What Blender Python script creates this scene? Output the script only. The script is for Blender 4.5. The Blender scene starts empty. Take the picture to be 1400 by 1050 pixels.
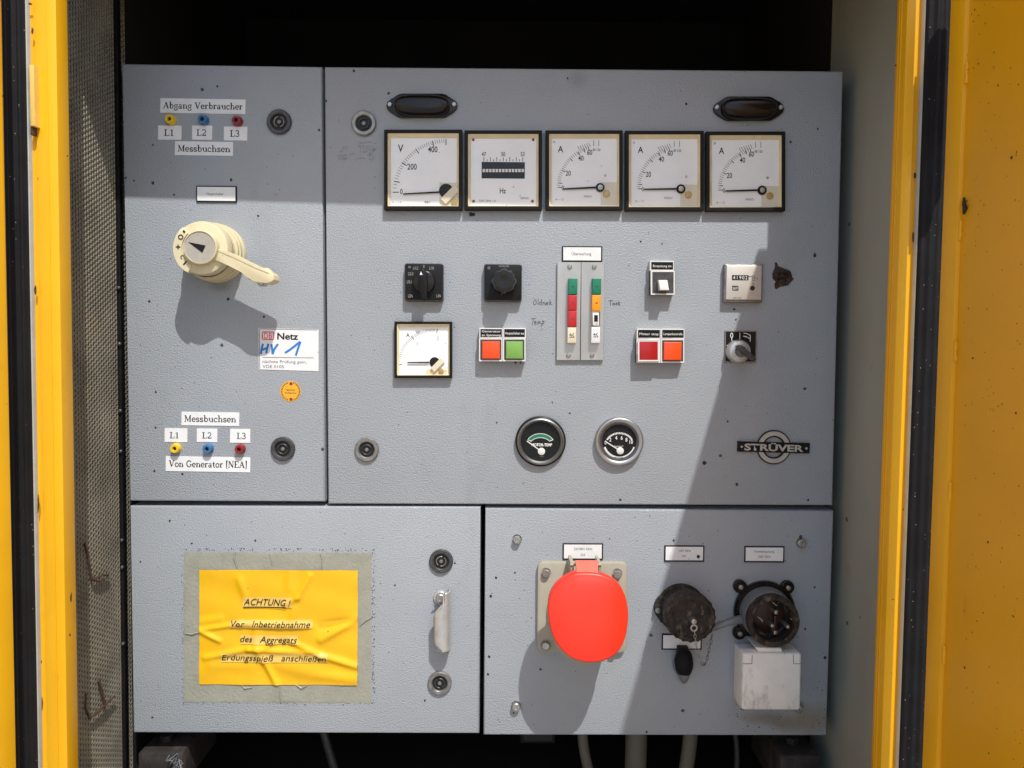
import bpy, bmesh, math, random
from mathutils import Vector, Matrix
random.seed(7)
R = math.radians
S = bpy.context.scene
COL = S.collection

# ---------------------------------------------------------------- camera, sky, sun, exposure
FPX, DIST = 1050.0, 0.96
PIT, ROL, YAW = -0.04654666, -0.00683436, -0.00867993
Mx = Matrix.Rotation(PIT, 3, 'X'); My = Matrix.Rotation(ROL, 3, 'Y'); Mz = Matrix.Rotation(YAW, 3, 'Z')
ROT = Mz @ My @ Mx
cam = bpy.data.cameras.new('camera'); camo = bpy.data.objects.new('camera', cam); COL.objects.link(camo)
camo.matrix_world = Matrix.Translation((0, -DIST, 0)) @ (ROT @ Matrix.Rotation(R(90), 3, 'X')).to_4x4()
cam.sensor_width = 36; cam.lens = 27.0; cam.clip_start = 0.01; cam.clip_end = 500
S.camera = camo
SX, SZ = 0.41, 1.55                         # sun: sideways and downward run per unit of depth
sund = Vector((SX, -1, SZ)).normalized()
w = bpy.data.worlds.new('World'); S.world = w; w.use_nodes = True
nt = w.node_tree; sky = nt.nodes.new('ShaderNodeTexSky'); sky.sky_type = 'NISHITA'; sky.sun_disc = False
sky.sun_elevation = math.asin(sund.z); sky.sun_rotation = math.atan2(sund.x, sund.y)
sky.air_density = 1.0; sky.dust_density = 1.5
nt.links.new(sky.outputs[0], nt.nodes['Background'].inputs[0]); nt.nodes['Background'].inputs[1].default_value = 0.15
sl = bpy.data.lights.new('sun', 'SUN'); sl.energy = 3.2; sl.angle = R(0.5); sl.color = (1, .975, .93)
so = bpy.data.objects.new('sun', sl); COL.objects.link(so); so.rotation_euler = sund.to_track_quat('Z', 'Y').to_euler(); so.location = sund * 5
S.view_settings.view_transform = 'Standard'; S.view_settings.look = 'None'; S.view_settings.gamma = 1
S.view_settings.exposure = 0.25
S.render.engine = 'CYCLES'

def P(px, py, t=0.0):
    """point on the plane t metres in front of the cabinet face that the photo shows at pixel (px, py)"""
    d = ROT @ Vector(((px - 700) / FPX, 1.0, (525 - py) / FPX))
    k = (DIST - t) / d.y
    return Vector((d.x * k, -t, d.z * k))
def MM(t=0.0): return (DIST - t) / FPX     # metres per photo pixel at that plane

# ---------------------------------------------------------------- materials
def mat(name, col, rough=.5, metal=0, bump=0, bscale=300, bdist=.0006, mott=0, mscale=20, dirt=None, dscale=14, dthr=.6, speck=0, sscale=55, coat=0, detail=3, streak=False, spec=.5, stains=(), speckcol=(.03, .025, .02)):
    m = bpy.data.materials.new(name); m.use_nodes = True; t = m.node_tree; N = t.nodes; L = t.links
    b = N['Principled BSDF']; b.inputs['Roughness'].default_value = rough; b.inputs['Metallic'].default_value = metal
    b.inputs['Coat Weight'].default_value = coat; b.inputs['Coat Roughness'].default_value = .15
    b.inputs['Specular IOR Level'].default_value = spec
    b.inputs['Base Color'].default_value = (*col, 1)
    g = N.new('ShaderNodeNewGeometry'); src = g.outputs['Position']; cur = None
    def noise(scale, det=3, stretch=None, ro=.5):
        n = N.new('ShaderNodeTexNoise'); n.inputs['Scale'].default_value = scale; n.inputs['Detail'].default_value = det; n.inputs['Roughness'].default_value = ro
        if stretch:
            mp = N.new('ShaderNodeMapping'); mp.inputs['Scale'].default_value = stretch; L.new(src, mp.inputs[0]); L.new(mp.outputs[0], n.inputs['Vector'])
        else: L.new(src, n.inputs['Vector'])
        return n.outputs['Fac']
    def ramp(f, a, c):
        r = N.new('ShaderNodeMapRange'); r.inputs[1].default_value = a; r.inputs[2].default_value = c; L.new(f, r.inputs[0]); return r.outputs[0]
    def mix(f, a, c):
        x = N.new('ShaderNodeMix'); x.data_type = 'RGBA'; L.new(f, x.inputs[0])
        if isinstance(a, tuple): x.inputs[6].default_value = (*a, 1)
        else: L.new(a, x.inputs[6])
        if isinstance(c, tuple): x.inputs[7].default_value = (*c, 1)
        else: L.new(c, x.inputs[7])
        return x.outputs[2]
    cur = tuple(col)
    if mott:
        f = ramp(noise(mscale, 6, (1, 1, .35) if streak else None, .6), .3, .7)
        cur = mix(f, tuple(c * (1 - mott) for c in col), tuple(min(1, c * (1 + mott)) for c in col))
    if dirt:
        f = ramp(noise(dscale, 8, (1, 1, .5), .68), dthr, dthr + .12)
        cur = mix(f, cur, dirt)
    if speck:
        v = N.new('ShaderNodeTexVoronoi'); v.inputs['Scale'].default_value = sscale; L.new(src, v.inputs['Vector'])
        sep = N.new('ShaderNodeSeparateColor'); L.new(v.outputs['Color'], sep.inputs[0])
        a = N.new('ShaderNodeMath'); a.operation = 'LESS_THAN'; a.inputs[1].default_value = speck; L.new(sep.outputs[0], a.inputs[0])
        r2 = N.new('ShaderNodeMath'); r2.operation = 'MULTIPLY'; r2.inputs[1].default_value = .085; L.new(sep.outputs[1], r2.inputs[0])
        nn = N.new('ShaderNodeMath'); nn.operation = 'MULTIPLY_ADD'; nn.inputs[1].default_value = .12; L.new(noise(sscale * 9), nn.inputs[0]); L.new(r2.outputs[0], nn.inputs[2])
        s2 = N.new('ShaderNodeMath'); s2.operation = 'SUBTRACT'; s2.inputs[1].default_value = .03; L.new(nn.outputs[0], s2.inputs[0])
        c2 = N.new('ShaderNodeMath'); c2.operation = 'LESS_THAN'; L.new(v.outputs['Distance'], c2.inputs[0]); L.new(s2.outputs[0], c2.inputs[1])
        mu = N.new('ShaderNodeMath'); mu.operation = 'MULTIPLY'; L.new(a.outputs[0], mu.inputs[0]); L.new(c2.outputs[0], mu.inputs[1])
        cur = mix(mu.outputs[0], cur, speckcol)
    for sx_, sy_, rx_, rz_, sc_ in stains:
        q = P(sx_, sy_, 0); mp = N.new('ShaderNodeMapping'); mp.vector_type = 'TEXTURE'; mp.inputs['Location'].default_value = q; mp.inputs['Scale'].default_value = (rx_, 1, rz_)
        L.new(src, mp.inputs[0]); ln = N.new('ShaderNodeVectorMath'); ln.operation = 'LENGTH'; L.new(mp.outputs[0], ln.inputs[0])
        ad = N.new('ShaderNodeMath'); ad.operation = 'MULTIPLY_ADD'; ad.inputs[1].default_value = 1.1; L.new(noise(45, 8, None, .65), ad.inputs[0]); L.new(ln.outputs['Value'], ad.inputs[2])
        mr = N.new('ShaderNodeMapRange'); mr.inputs[1].default_value = 1.45; mr.inputs[2].default_value = .75; mr.inputs[3].default_value = 0; mr.inputs[4].default_value = .75; L.new(ad.outputs[0], mr.inputs[0])
        cur = mix(mr.outputs[0], cur, sc_)
    if not isinstance(cur, tuple): L.new(cur, b.inputs['Base Color'])
    if bump:
        bp = N.new('ShaderNodeBump'); bp.inputs['Strength'].default_value = bump; bp.inputs['Distance'].default_value = bdist
        L.new(noise(bscale, detail), bp.inputs['Height']); L.new(bp.outputs[0], b.inputs['Normal'])
    return m
def glass(name):
    m = bpy.data.materials.new(name); m.use_nodes = True; t = m.node_tree; N = t.nodes; L = t.links; N.remove(N['Principled BSDF'])
    tr = N.new('ShaderNodeBsdfTransparent'); tr.inputs[0].default_value = (.995, .995, .995, 1)
    gl = N.new('ShaderNodeBsdfGlossy'); gl.inputs['Roughness'].default_value = .04
    ge = N.new('ShaderNodeNewGeometry'); io = N.new('ShaderNodeMapRange'); io.inputs[3].default_value = 1.17; io.inputs[4].default_value = 1 / 1.17; L.new(ge.outputs['Backfacing'], io.inputs[0])
    fr = N.new('ShaderNodeFresnel'); L.new(io.outputs[0], fr.inputs[0]); mx = N.new('ShaderNodeMixShader')
    L.new(fr.outputs[0], mx.inputs[0]); L.new(tr.outputs[0], mx.inputs[1]); L.new(gl.outputs[0], mx.inputs[2]); L.new(mx.outputs[0], N['Material Output'].inputs[0])
    return m
M = {}
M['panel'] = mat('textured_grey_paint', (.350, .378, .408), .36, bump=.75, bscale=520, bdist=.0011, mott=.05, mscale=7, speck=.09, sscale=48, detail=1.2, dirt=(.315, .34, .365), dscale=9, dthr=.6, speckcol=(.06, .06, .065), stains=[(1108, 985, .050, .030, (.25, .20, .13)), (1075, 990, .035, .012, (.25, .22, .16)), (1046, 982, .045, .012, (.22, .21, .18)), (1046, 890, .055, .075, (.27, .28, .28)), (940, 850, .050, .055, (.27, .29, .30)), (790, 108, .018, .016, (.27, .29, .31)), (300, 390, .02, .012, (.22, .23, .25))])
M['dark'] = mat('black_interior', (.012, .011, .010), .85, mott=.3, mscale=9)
M['blackpl'] = mat('black_plastic', (.011, .011, .012), .42, spec=.22, bump=.15, bscale=500, mott=.25, mscale=60)
M['bakelite'] = mat('dark_bakelite', (.010, .008, .007), .24, spec=.4, bump=.1, bscale=180, mott=.3, mscale=50)
M['bezel'] = mat('black_meter_bezel', (.010, .009, .008), .45, spec=.2, bump=.2, bscale=400, dirt=(.06, .055, .04), dscale=60, dthr=.62)
M['cream'] = mat('yellowed_cream', (.78, .67, .42), .5, mott=.1, mscale=40, dirt=(.52, .42, .23), dscale=50, dthr=.6)
M['creamlt'] = mat('pale_cream', (.76, .70, .52), .45, mott=.06, mscale=60)
M['dial'] = mat('white_dial', (.92, .95, .97), .45, mott=.04, mscale=30, speck=.1, sscale=120, speckcol=(.25, .22, .2))
M['dialcr'] = mat('ivory_dial_corner', (.72, .69, .56), .4, mott=.06, mscale=60)
M['ink'] = mat('black_ink', (.015, .015, .017), .7, spec=.15)
M['inkgrey'] = mat('faded_ink', (.075, .078, .085), .7, spec=.2)
M['inkgreen'] = mat('grey_ink', (.13, .135, .14), .7, spec=.2)
M['white'] = mat('white_label', (.82, .83, .83), .5, mott=.04, mscale=60, speck=.08, sscale=150, speckcol=(.3, .28, .25))
M['paper'] = mat('white_tape', (.82, .83, .83), .5, mott=.05, mscale=80, bump=.25, bscale=300, bdist=.0003)
M['whitepl'] = mat('white_plastic', (.78, .77, .74), .4, mott=.05, mscale=40)
M['whiteink'] = mat('white_ink', (.85, .85, .83), .6)
M['dimink'] = mat('worn_white_ink', (.38, .37, .35), .6)
M['yel'] = mat('yellow_plastic', (.80, .55, .03), .35, mott=.06, mscale=100)
M['blu'] = mat('blue_plastic', (.045, .16, .36), .35, mott=.06, mscale=100)
M['redp'] = mat('dark_red_plastic', (.26, .018, .018), .35, mott=.06, mscale=100)
M['beige'] = mat('cream_switch_plastic', (.70, .62, .40), .42, mott=.06, mscale=45, dirt=(.50, .42, .25), dscale=45, dthr=.62, speck=.08, sscale=130)
M['grey'] = mat('warm_grey_plastic', (.43, .40, .34), .45, mott=.08, mscale=120)
M['bplate'] = mat('beige_grey_plastic', (.40, .375, .295), .5, mott=.07, mscale=35, dirt=(.28, .26, .2), dscale=40, dthr=.62)
M['redlid'] = mat('signal_red_plastic', (.88, .036, .014), .36, mott=.08, mscale=22, bump=.1, bscale=80, speck=.12, sscale=80, speckcol=(.35, .02, .01))
M['redarm'] = mat('faded_red_plastic', (.80, .17, .12), .45, mott=.12, mscale=80)
M['lampred'] = mat('red_lens', (.42, .012, .015), .25, mott=.08, mscale=100)
M['lamporange'] = mat('orange_red_lens', (.95, .085, .012), .3, mott=.05, mscale=100)
M['lampgreen'] = mat('green_lens', (.21, .42, .085), .3, mott=.07, mscale=100)
M['blkgreen'] = mat('green_indicator', (.01, .20, .11), .35, mott=.08, mscale=100)
M['blkred'] = mat('red_indicator', (.52, .02, .022), .35, mott=.08, mscale=100)
M['blkorange'] = mat('orange_indicator', (.90, .34, .01), .35, mott=.08, mscale=100)
M['alu'] = mat('brushed_aluminium', (.52, .52, .50), .42, .75, mott=.1, mscale=50, streak=True, bump=.15, bscale=200)
M['alucast'] = mat('cast_aluminium', (.58, .58, .57), .42, .6, mott=.15, mscale=60, bump=.2, bscale=150)
M['chrome'] = mat('chrome', (.46, .47, .47), .4, 1, mott=.1, mscale=60)
M['steel'] = mat('zinc_screw', (.48, .47, .44), .38, .9, mott=.2, mscale=300)
M['plate'] = mat('satin_meter_plate', (.66, .63, .57), .42, .35, mott=.05, mscale=60)
M['bronze'] = mat('brass_screw', (.55, .37, .14), .4, .6, mott=.1, mscale=200)
M['lockdark'] = mat('dark_lock_metal', (.085, .085, .088), .45, .5, mott=.25, mscale=150, bump=.2, bscale=500)
M['lockgrey'] = mat('grey_lock_metal', (.26, .25, .235), .45, .6, mott=.3, mscale=150, bump=.2, bscale=500)
M['locklight'] = mat('worn_lock_metal', (.34, .325, .29), .42, .7, mott=.3, mscale=150, bump=.2, bscale=500)
M['hole'] = mat('dark_recess', (.008, .008, .009), .5)
M['orange'] = mat('orange_sticker', (.85, .42, .03), .45, mott=.06, mscale=100)
M['netzred'] = mat('red_print', (.72, .06, .08), .5)
M['penblue'] = mat('blue_marker_ink', (.015, .20, .60), .5)
M['tape'] = mat('old_clear_tape', (.325, .325, .265), .4, mott=.1, mscale=40, bump=.6, bscale=240, bdist=.001, dirt=(.22, .20, .13), dscale=45, dthr=.66)
M['notice'] = mat('yellow_notice_paper', (.90, .50, .008), .34, mott=.06, mscale=22, speck=.06, sscale=90, speckcol=(.3, .15, .02))
M['strip'] = mat('pale_orange_strip', (.84, .56, .13), .45, mott=.05, mscale=90)
M['orangepaint'] = mat('melon_yellow_paint', (.86, .445, .004), .45, bump=.15, bscale=140, mott=.05, mscale=10, speck=.26, sscale=75, speckcol=(.22, .09, .015), dirt=(.74, .36, .01), dscale=16, dthr=.6)
M['rubber'] = mat('black_rubber', (.010, .010, .011), .6, spec=.18, bump=.35, bscale=300, speck=.5, sscale=210, speckcol=(.30, .27, .2), mott=.3, mscale=30)
M['carrier'] = mat('pale_seal_edge', (.45, .48, .46), .5, mott=.1, mscale=50, dirt=(.12, .07, .04), dscale=25, dthr=.68)
M['wallgrey'] = mat('dusty_grey_wall', (.345, .36, .315), .6, bump=.15, bscale=120, mott=.12, mscale=7, streak=True, dirt=(.27, .26, .21), dscale=10, dthr=.6, speck=.08, sscale=30, speckcol=(.1, .06, .04))
M['mesh'] = mat('dusty_perforated_steel', (.205, .19, .145), .45, .25, mott=.3, mscale=18, dirt=(.29, .245, .155), dscale=14, dthr=.55, bump=.3, bscale=400)
M['insul'] = mat('dusty_insulation', (.05, .04, .025), .9, mott=.35, mscale=90, bump=.5, bscale=300, bdist=.002)
M['rust'] = mat('rust', (.075, .036, .022), .8, bump=.5, bscale=350, mott=.45, mscale=120)
M['rustblk'] = mat('rusty_bracket_steel', (.022, .019, .017), .75, bump=.5, bscale=250, mott=.35, mscale=60, dirt=(.055, .042, .036), dscale=40, dthr=.5)
M['glue'] = mat('burnt_glue', (.028, .018, .013), .55, bump=.9, bscale=260, bdist=.002, mott=.6, mscale=140, dirt=(.12, .05, .02), dscale=150, dthr=.55)
M['cable'] = mat('grey_cable_sheath', (.15, .14, .115), .55, mott=.12, mscale=30)
M['browncap'] = mat('dirty_brown_cap', (.034, .028, .023), .65, spec=.25, bump=.9, bscale=230, bdist=.002, mott=.6, mscale=110, dirt=(.14, .11, .085), dscale=95, dthr=.53)
M['brownin'] = mat('brown_bakelite', (.035, .016, .012), .4, bump=.4, bscale=260, mott=.4, mscale=80)
M['collar'] = mat('grey_collar', (.20, .215, .225), .5, .2, mott=.12, mscale=60, dirt=(.12, .11, .1), dscale=50, dthr=.6)
M['dirtywhite'] = mat('grimy_white_plastic', (.80, .80, .77), .42, mott=.06, mscale=30, dirt=(.52, .51, .47), dscale=34, dthr=.57, speck=.14, sscale=100, speckcol=(.12, .1, .08), bump=.12, bscale=200)
M['emblem'] = mat('emblem_metal', (.50, .49, .45), .45, .3, mott=.12, mscale=100)
M['chip'] = mat('chipped_paint_black', (.02, .018, .018), .7)
M['scar'] = mat('paint_scar', (.285, .30, .325), .6, mott=.15, mscale=200)
M['stain'] = mat('rust_stain', (.26, .225, .17), .6, mott=.2, mscale=50)
M['ground'] = mat('concrete_yard', (.34, .325, .30), .85, bump=.5, bscale=40, bdist=.004, mott=.2, mscale=1.2, dirt=(.2, .19, .17), dscale=2)
M['vanwhite'] = mat('light_grey_steel', (.5, .5, .48), .5, mott=.05, mscale=5)
M['glass'] = glass('clear_window')

# ---------------------------------------------------------------- object helpers
def thing(name, loc, label, cat, group=None):
    o = bpy.data.objects.new(name, None); o.empty_display_size = .01; o.location = loc; COL.objects.link(o)
    o['label'] = label; o['category'] = cat
    if group: o['group'] = group
    ORG[o.name] = Vector(loc); return o
ORG = {}
def link(name, me, m, parent=None, smooth=True, ang=32):
    o = bpy.data.objects.new(name, me); COL.objects.link(o)
    if isinstance(m, str): m = M[m]
    me.materials.clear(); me.materials.append(m)
    off = Vector((0, 0, 0))
    if parent is not None:
        off = ORG[parent.name]; o.parent = parent
        me.transform(Matrix.Translation(-off))
    ORG[o.name] = off
    if smooth:
        me.shade_smooth(); me.set_sharp_from_angle(angle=R(ang))
    return o
class B:
    def __init__(s): s.bm = bmesh.new()
    def _bev(s, es, bev, seg=2):
        if bev > 0: bmesh.ops.bevel(s.bm, geom=es, offset=bev, segments=seg, affect='EDGES', profile=.5)
    def prism(s, pts, t0, t1, bev=0, seg=2, front=True):
        """pts: world (x,z) outline of the front face at t1, extruded back to t0"""
        b = s.bm
        f = [b.verts.new((p[0], -(p[2] if len(p) > 2 else t1), p[1])) for p in pts]
        k = [b.verts.new((p[0], -t0, p[1])) for p in pts]
        n = len(pts); area = sum(pts[i][0] * pts[(i + 1) % n][1] - pts[(i + 1) % n][0] * pts[i][1] for i in range(n))
        if area < 0: f.reverse(); k.reverse()
        F = b.faces.new(f); b.faces.new(list(reversed(k)))
        for i in range(n): b.faces.new((f[(i + 1) % n], f[i], k[i], k[(i + 1) % n]))
        s._bev(list(F.edges), bev, seg)
        return s
    def rect(s, x0, y0, x1, y1, t0, t1, bev=0, rc=0, seg=2):
        a = P(x0, y0, t1); c = P(x1, y1, t1); d = P(x1, y0, t1); e = P(x0, y1, t1)
        X0 = (a.x + e.x) / 2; X1 = (d.x + c.x) / 2; Z1 = (a.z + d.z) / 2; Z0 = (c.z + e.z) / 2
        return s.wrect(X0, Z0, X1, Z1, t0, t1, bev, rc, seg)
    def wrect(s, X0, Z0, X1, Z1, t0, t1, bev=0, rc=0, seg=2):
        if rc <= 0: pts = [(X0, Z0), (X1, Z0), (X1, Z1), (X0, Z1)]
        else:
            pts = []
            for cx, cz, a0 in ((X1 - rc, Z0 + rc, -90), (X1 - rc, Z1 - rc, 0), (X0 + rc, Z1 - rc, 90), (X0 + rc, Z0 + rc, 180)):
                for k in range(5): a = R(a0 + 22.5 * k); pts.append((cx + rc * math.cos(a), cz + rc * math.sin(a)))
        return s.prism(pts, t0, t1, bev, seg)
    def poly(s, px, t0, t1, bev=0, seg=2):
        pts = []
        for p in px: q = P(p[0], p[1], t1); pts.append((q.x, q.z))
        return s.prism(pts, t0, t1, bev, seg)
    def frame(s, o, i, t0, t1, ti=None):
        """square ring: outer px rect o, inner px rect i; inner edge falls to ti (slope)"""
        b = s.bm; ti = t1 if ti is None else ti
        def q(r, t): return [P(r[0], r[1], t), P(r[2], r[1], t), P(r[2], r[3], t), P(r[0], r[3], t)]
        A = [b.verts.new(v) for v in q(o, t1)]; Bk = [b.verts.new((v.co.x, -t0, v.co.z)) for v in A]
        I = [b.verts.new((v.x, -ti, v.z)) for v in q(i, t1)]; Ib = [b.verts.new((v.co.x, -t0, v.co.z)) for v in I]
        for k in range(4):
            j = (k + 1) % 4
            b.faces.new((A[k], I[k], I[j], A[j])); b.faces.new((A[j], Bk[j], Bk[k], A[k])); b.faces.new((I[k], Ib[k], Ib[j], I[j]))
        return s
    def lathe(s, c, prof, seg=40, axis=None, sx=1, sz=1):
        """c world (x,z) centre; prof list of (radius m, t m) from back to front"""
        b = s.bm; rings = []
        for r, t in prof:
            if r < 1e-6: rings.append([b.verts.new((c[0], -t, c[1]))])
            else: rings.append([b.verts.new((c[0] + r * sx * math.cos(2 * math.pi * k / seg), -t, c[1] + r * sz * math.sin(2 * math.pi * k / seg))) for k in range(seg)])
        for A, C in zip(rings, rings[1:]):
            for k in range(seg):
                j = (k + 1) % seg
                if len(A) == 1 and len(C) == 1: continue
                if len(A) == 1: b.faces.new((A[0], C[k], C[j]))
                elif len(C) == 1: b.faces.new((A[k], C[0], A[j]))
                else: b.faces.new((A[k], C[k], C[j], A[j]))
        return s
    def box(s, x0, x1, y0, y1, z0, z1, bev=0, tilt=0):
        g = bmesh.ops.create_cube(s.bm, size=1)
        for v in g['verts']:
            v.co = Vector((x0 if v.co.x < 0 else x1, y0 if v.co.y < 0 else y1, z0 if v.co.z < 0 else z1))
        if bev: s._bev(list({e for v in g['verts'] for e in v.link_edges}), bev)
        if tilt:
            for v in s.bm.verts: v.co.x += tilt * v.co.z
        return s
    def tube(s, pts, r, seg=10, cap=True):
        b = s.bm; pts = [Vector(p) for p in pts]; rings = []; up = Vector((.3, .2, .93)).normalized()
        for i, p in enumerate(pts):
            d = (pts[min(i + 1, len(pts) - 1)] - pts[max(i - 1, 0)]).normalized()
            u = d.cross(up); 
            if u.length < .1: u = d.cross(Vector((1, 0, 0)))
            u.normalize(); v = d.cross(u); rr = r[i] if isinstance(r, (list, tuple)) else r
            rings.append([b.verts.new(p + (u * math.cos(a) + v * math.sin(a)) * rr) for a in [2 * math.pi * k / seg for k in range(seg)]])
        for A, C in zip(rings, rings[1:]):
            for k in range(seg): b.faces.new((A[k], A[(k + 1) % seg], C[(k + 1) % seg], C[k]))
        if cap: b.faces.new(rings[0]); b.faces.new(rings[-1])
        return s
    def ring(s, c, r, rr, t, seg=24, seg2=8, rot=None):
        b = s.bm; g = []
        for k in range(seg):
            a = 2 * math.pi * k / seg; row = []
            for j in range(seg2):
                e = 2 * math.pi * j / seg2; q = Vector(((r + rr * math.cos(e)) * math.cos(a), rr * math.sin(e), (r + rr * math.cos(e)) * math.sin(a)))
                if rot: q = rot @ q
                row.append(b.verts.new(q + Vector((c[0], -t, c[1]))))
            g.append(row)
        for k in range(seg):
            for j in range(seg2): b.faces.new((g[k][j], g[(k + 1) % seg][j], g[(k + 1) % seg][(j + 1) % seg2], g[k][(j + 1) % seg2]))
        return s
    def ribbon(s, pts, w_, closed=False):
        """flat stroke: pts world Vectors in an x-z plane"""
        b = s.bm; n = len(pts); L_, R_ = [], []
        for i in range(n):
            a = pts[(i - 1) % n] if (closed or i > 0) else pts[i]; c = pts[(i + 1) % n] if (closed or i < n - 1) else pts[i]
            d = c - a; d.y = 0
            if d.length < 1e-9: d = Vector((1, 0, 0))
            d.normalize(); nn = Vector((-d.z, 0, d.x)) * (w_ / 2)
            if 0 < i < n - 1 or closed:
                d1 = (pts[i] - a); d1.y = 0
                if d1.length > 1e-9:
                    cs = max(.5, abs(d1.normalized().dot(d))); nn = nn / cs
            L_.append(b.verts.new(pts[i] + nn)); R_.append(b.verts.new(pts[i] - nn))
        m = n if closed else n - 1
        for i in range(m):
            j = (i + 1) % n; b.faces.new((L_[i], R_[i], R_[j], L_[j]))
        return s
    def pline(s, px, w_px, t, closed=False):
        return s.ribbon([P(x, y, t) for x, y in px], w_px * MM(t), closed)
    def obj(s, name, m, parent=None, smooth=True, ang=32):
        bmesh.ops.recalc_face_normals(s.bm, faces=s.bm.faces)
        me = bpy.data.meshes.new(name); s.bm.to_mesh(me); s.bm.free()
        return link(name, me, m, parent, smooth, ang)
    def flat(s, name, m, parent=None):           # print: all faces towards the viewer
        s.bm.normal_update()
        for f in s.bm.faces:
            if f.normal.y > 0: f.normal_flip()
        me = bpy.data.meshes.new(name); s.bm.to_mesh(me); s.bm.free()
        return link(name, me, m, parent, False)
def arc(cx, cy, rx, ry, a0, a1, n=10):
    return [(cx + rx * math.cos(R(a0 + (a1 - a0) * k / n)), cy + ry * math.sin(R(a0 + (a1 - a0) * k / n))) for k in range(n + 1)]

_fc = {}
def text(s, px, py, h, t, m, parent, xs=1.0, shear=0, bold=0, align='C', rot=0, name='lettering', hgt=None, width=None, sp=1.0):
    """flat printed line; (px,py) = centre (or left) of the capital-height band, h = capital height in photo px"""
    cu = bpy.data.curves.new('t', 'FONT'); cu.body = s; cu.size = 1; cu.offset = bold; cu.space_character = sp
    cu.resolution_u = 3
    ob = bpy.data.objects.new('t', cu); COL.objects.link(ob)
    dg = bpy.context.evaluated_depsgraph_get(); ev = ob.evaluated_get(dg); me = bpy.data.meshes.new_from_object(ev)
    bpy.data.objects.remove(ob); bpy.data.curves.remove(cu)
    if len(me.vertices) == 0: return None
    if 'cap' not in _fc:
        c2 = bpy.data.curves.new('h', 'FONT'); c2.body = 'H'; o2 = bpy.data.objects.new('h', c2); COL.objects.link(o2)
        e2 = o2.evaluated_get(bpy.context.evaluated_depsgraph_get()); m2 = bpy.data.meshes.new_from_object(e2)
        _fc['cap'] = max(v.co.y for v in m2.vertices); bpy.data.objects.remove(o2); bpy.data.meshes.remove(m2)
    k = h * MM(t) / _fc['cap']; X0 = min(v.co.x for v in me.vertices); X1 = max(v.co.x for v in me.vertices)
    if width: xs = width * MM(t) / ((X1 - X0) * k)
    c = P(px, py, t); ca, sa = math.cos(R(rot)), math.sin(R(rot))
    for v in me.vertices:
        x = (v.co.x - (X0 + X1) / 2 if align == 'C' else v.co.x - X0) * k * xs; z = v.co.y * k - h * MM(t) / 2; x += shear * z
        X = x * ca + z * sa; Z = -x * sa + z * ca
        v.co = Vector((c.x + X, -t - (hgt(c.x + X, c.z + Z) if hgt else 0), c.z + Z))
    for p in me.polygons: pass
    me.update()
    if sum(p.normal.y * p.area for p in me.polygons) > 0: me.flip_normals()
    return link(name, me, m, parent, False)

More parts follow.
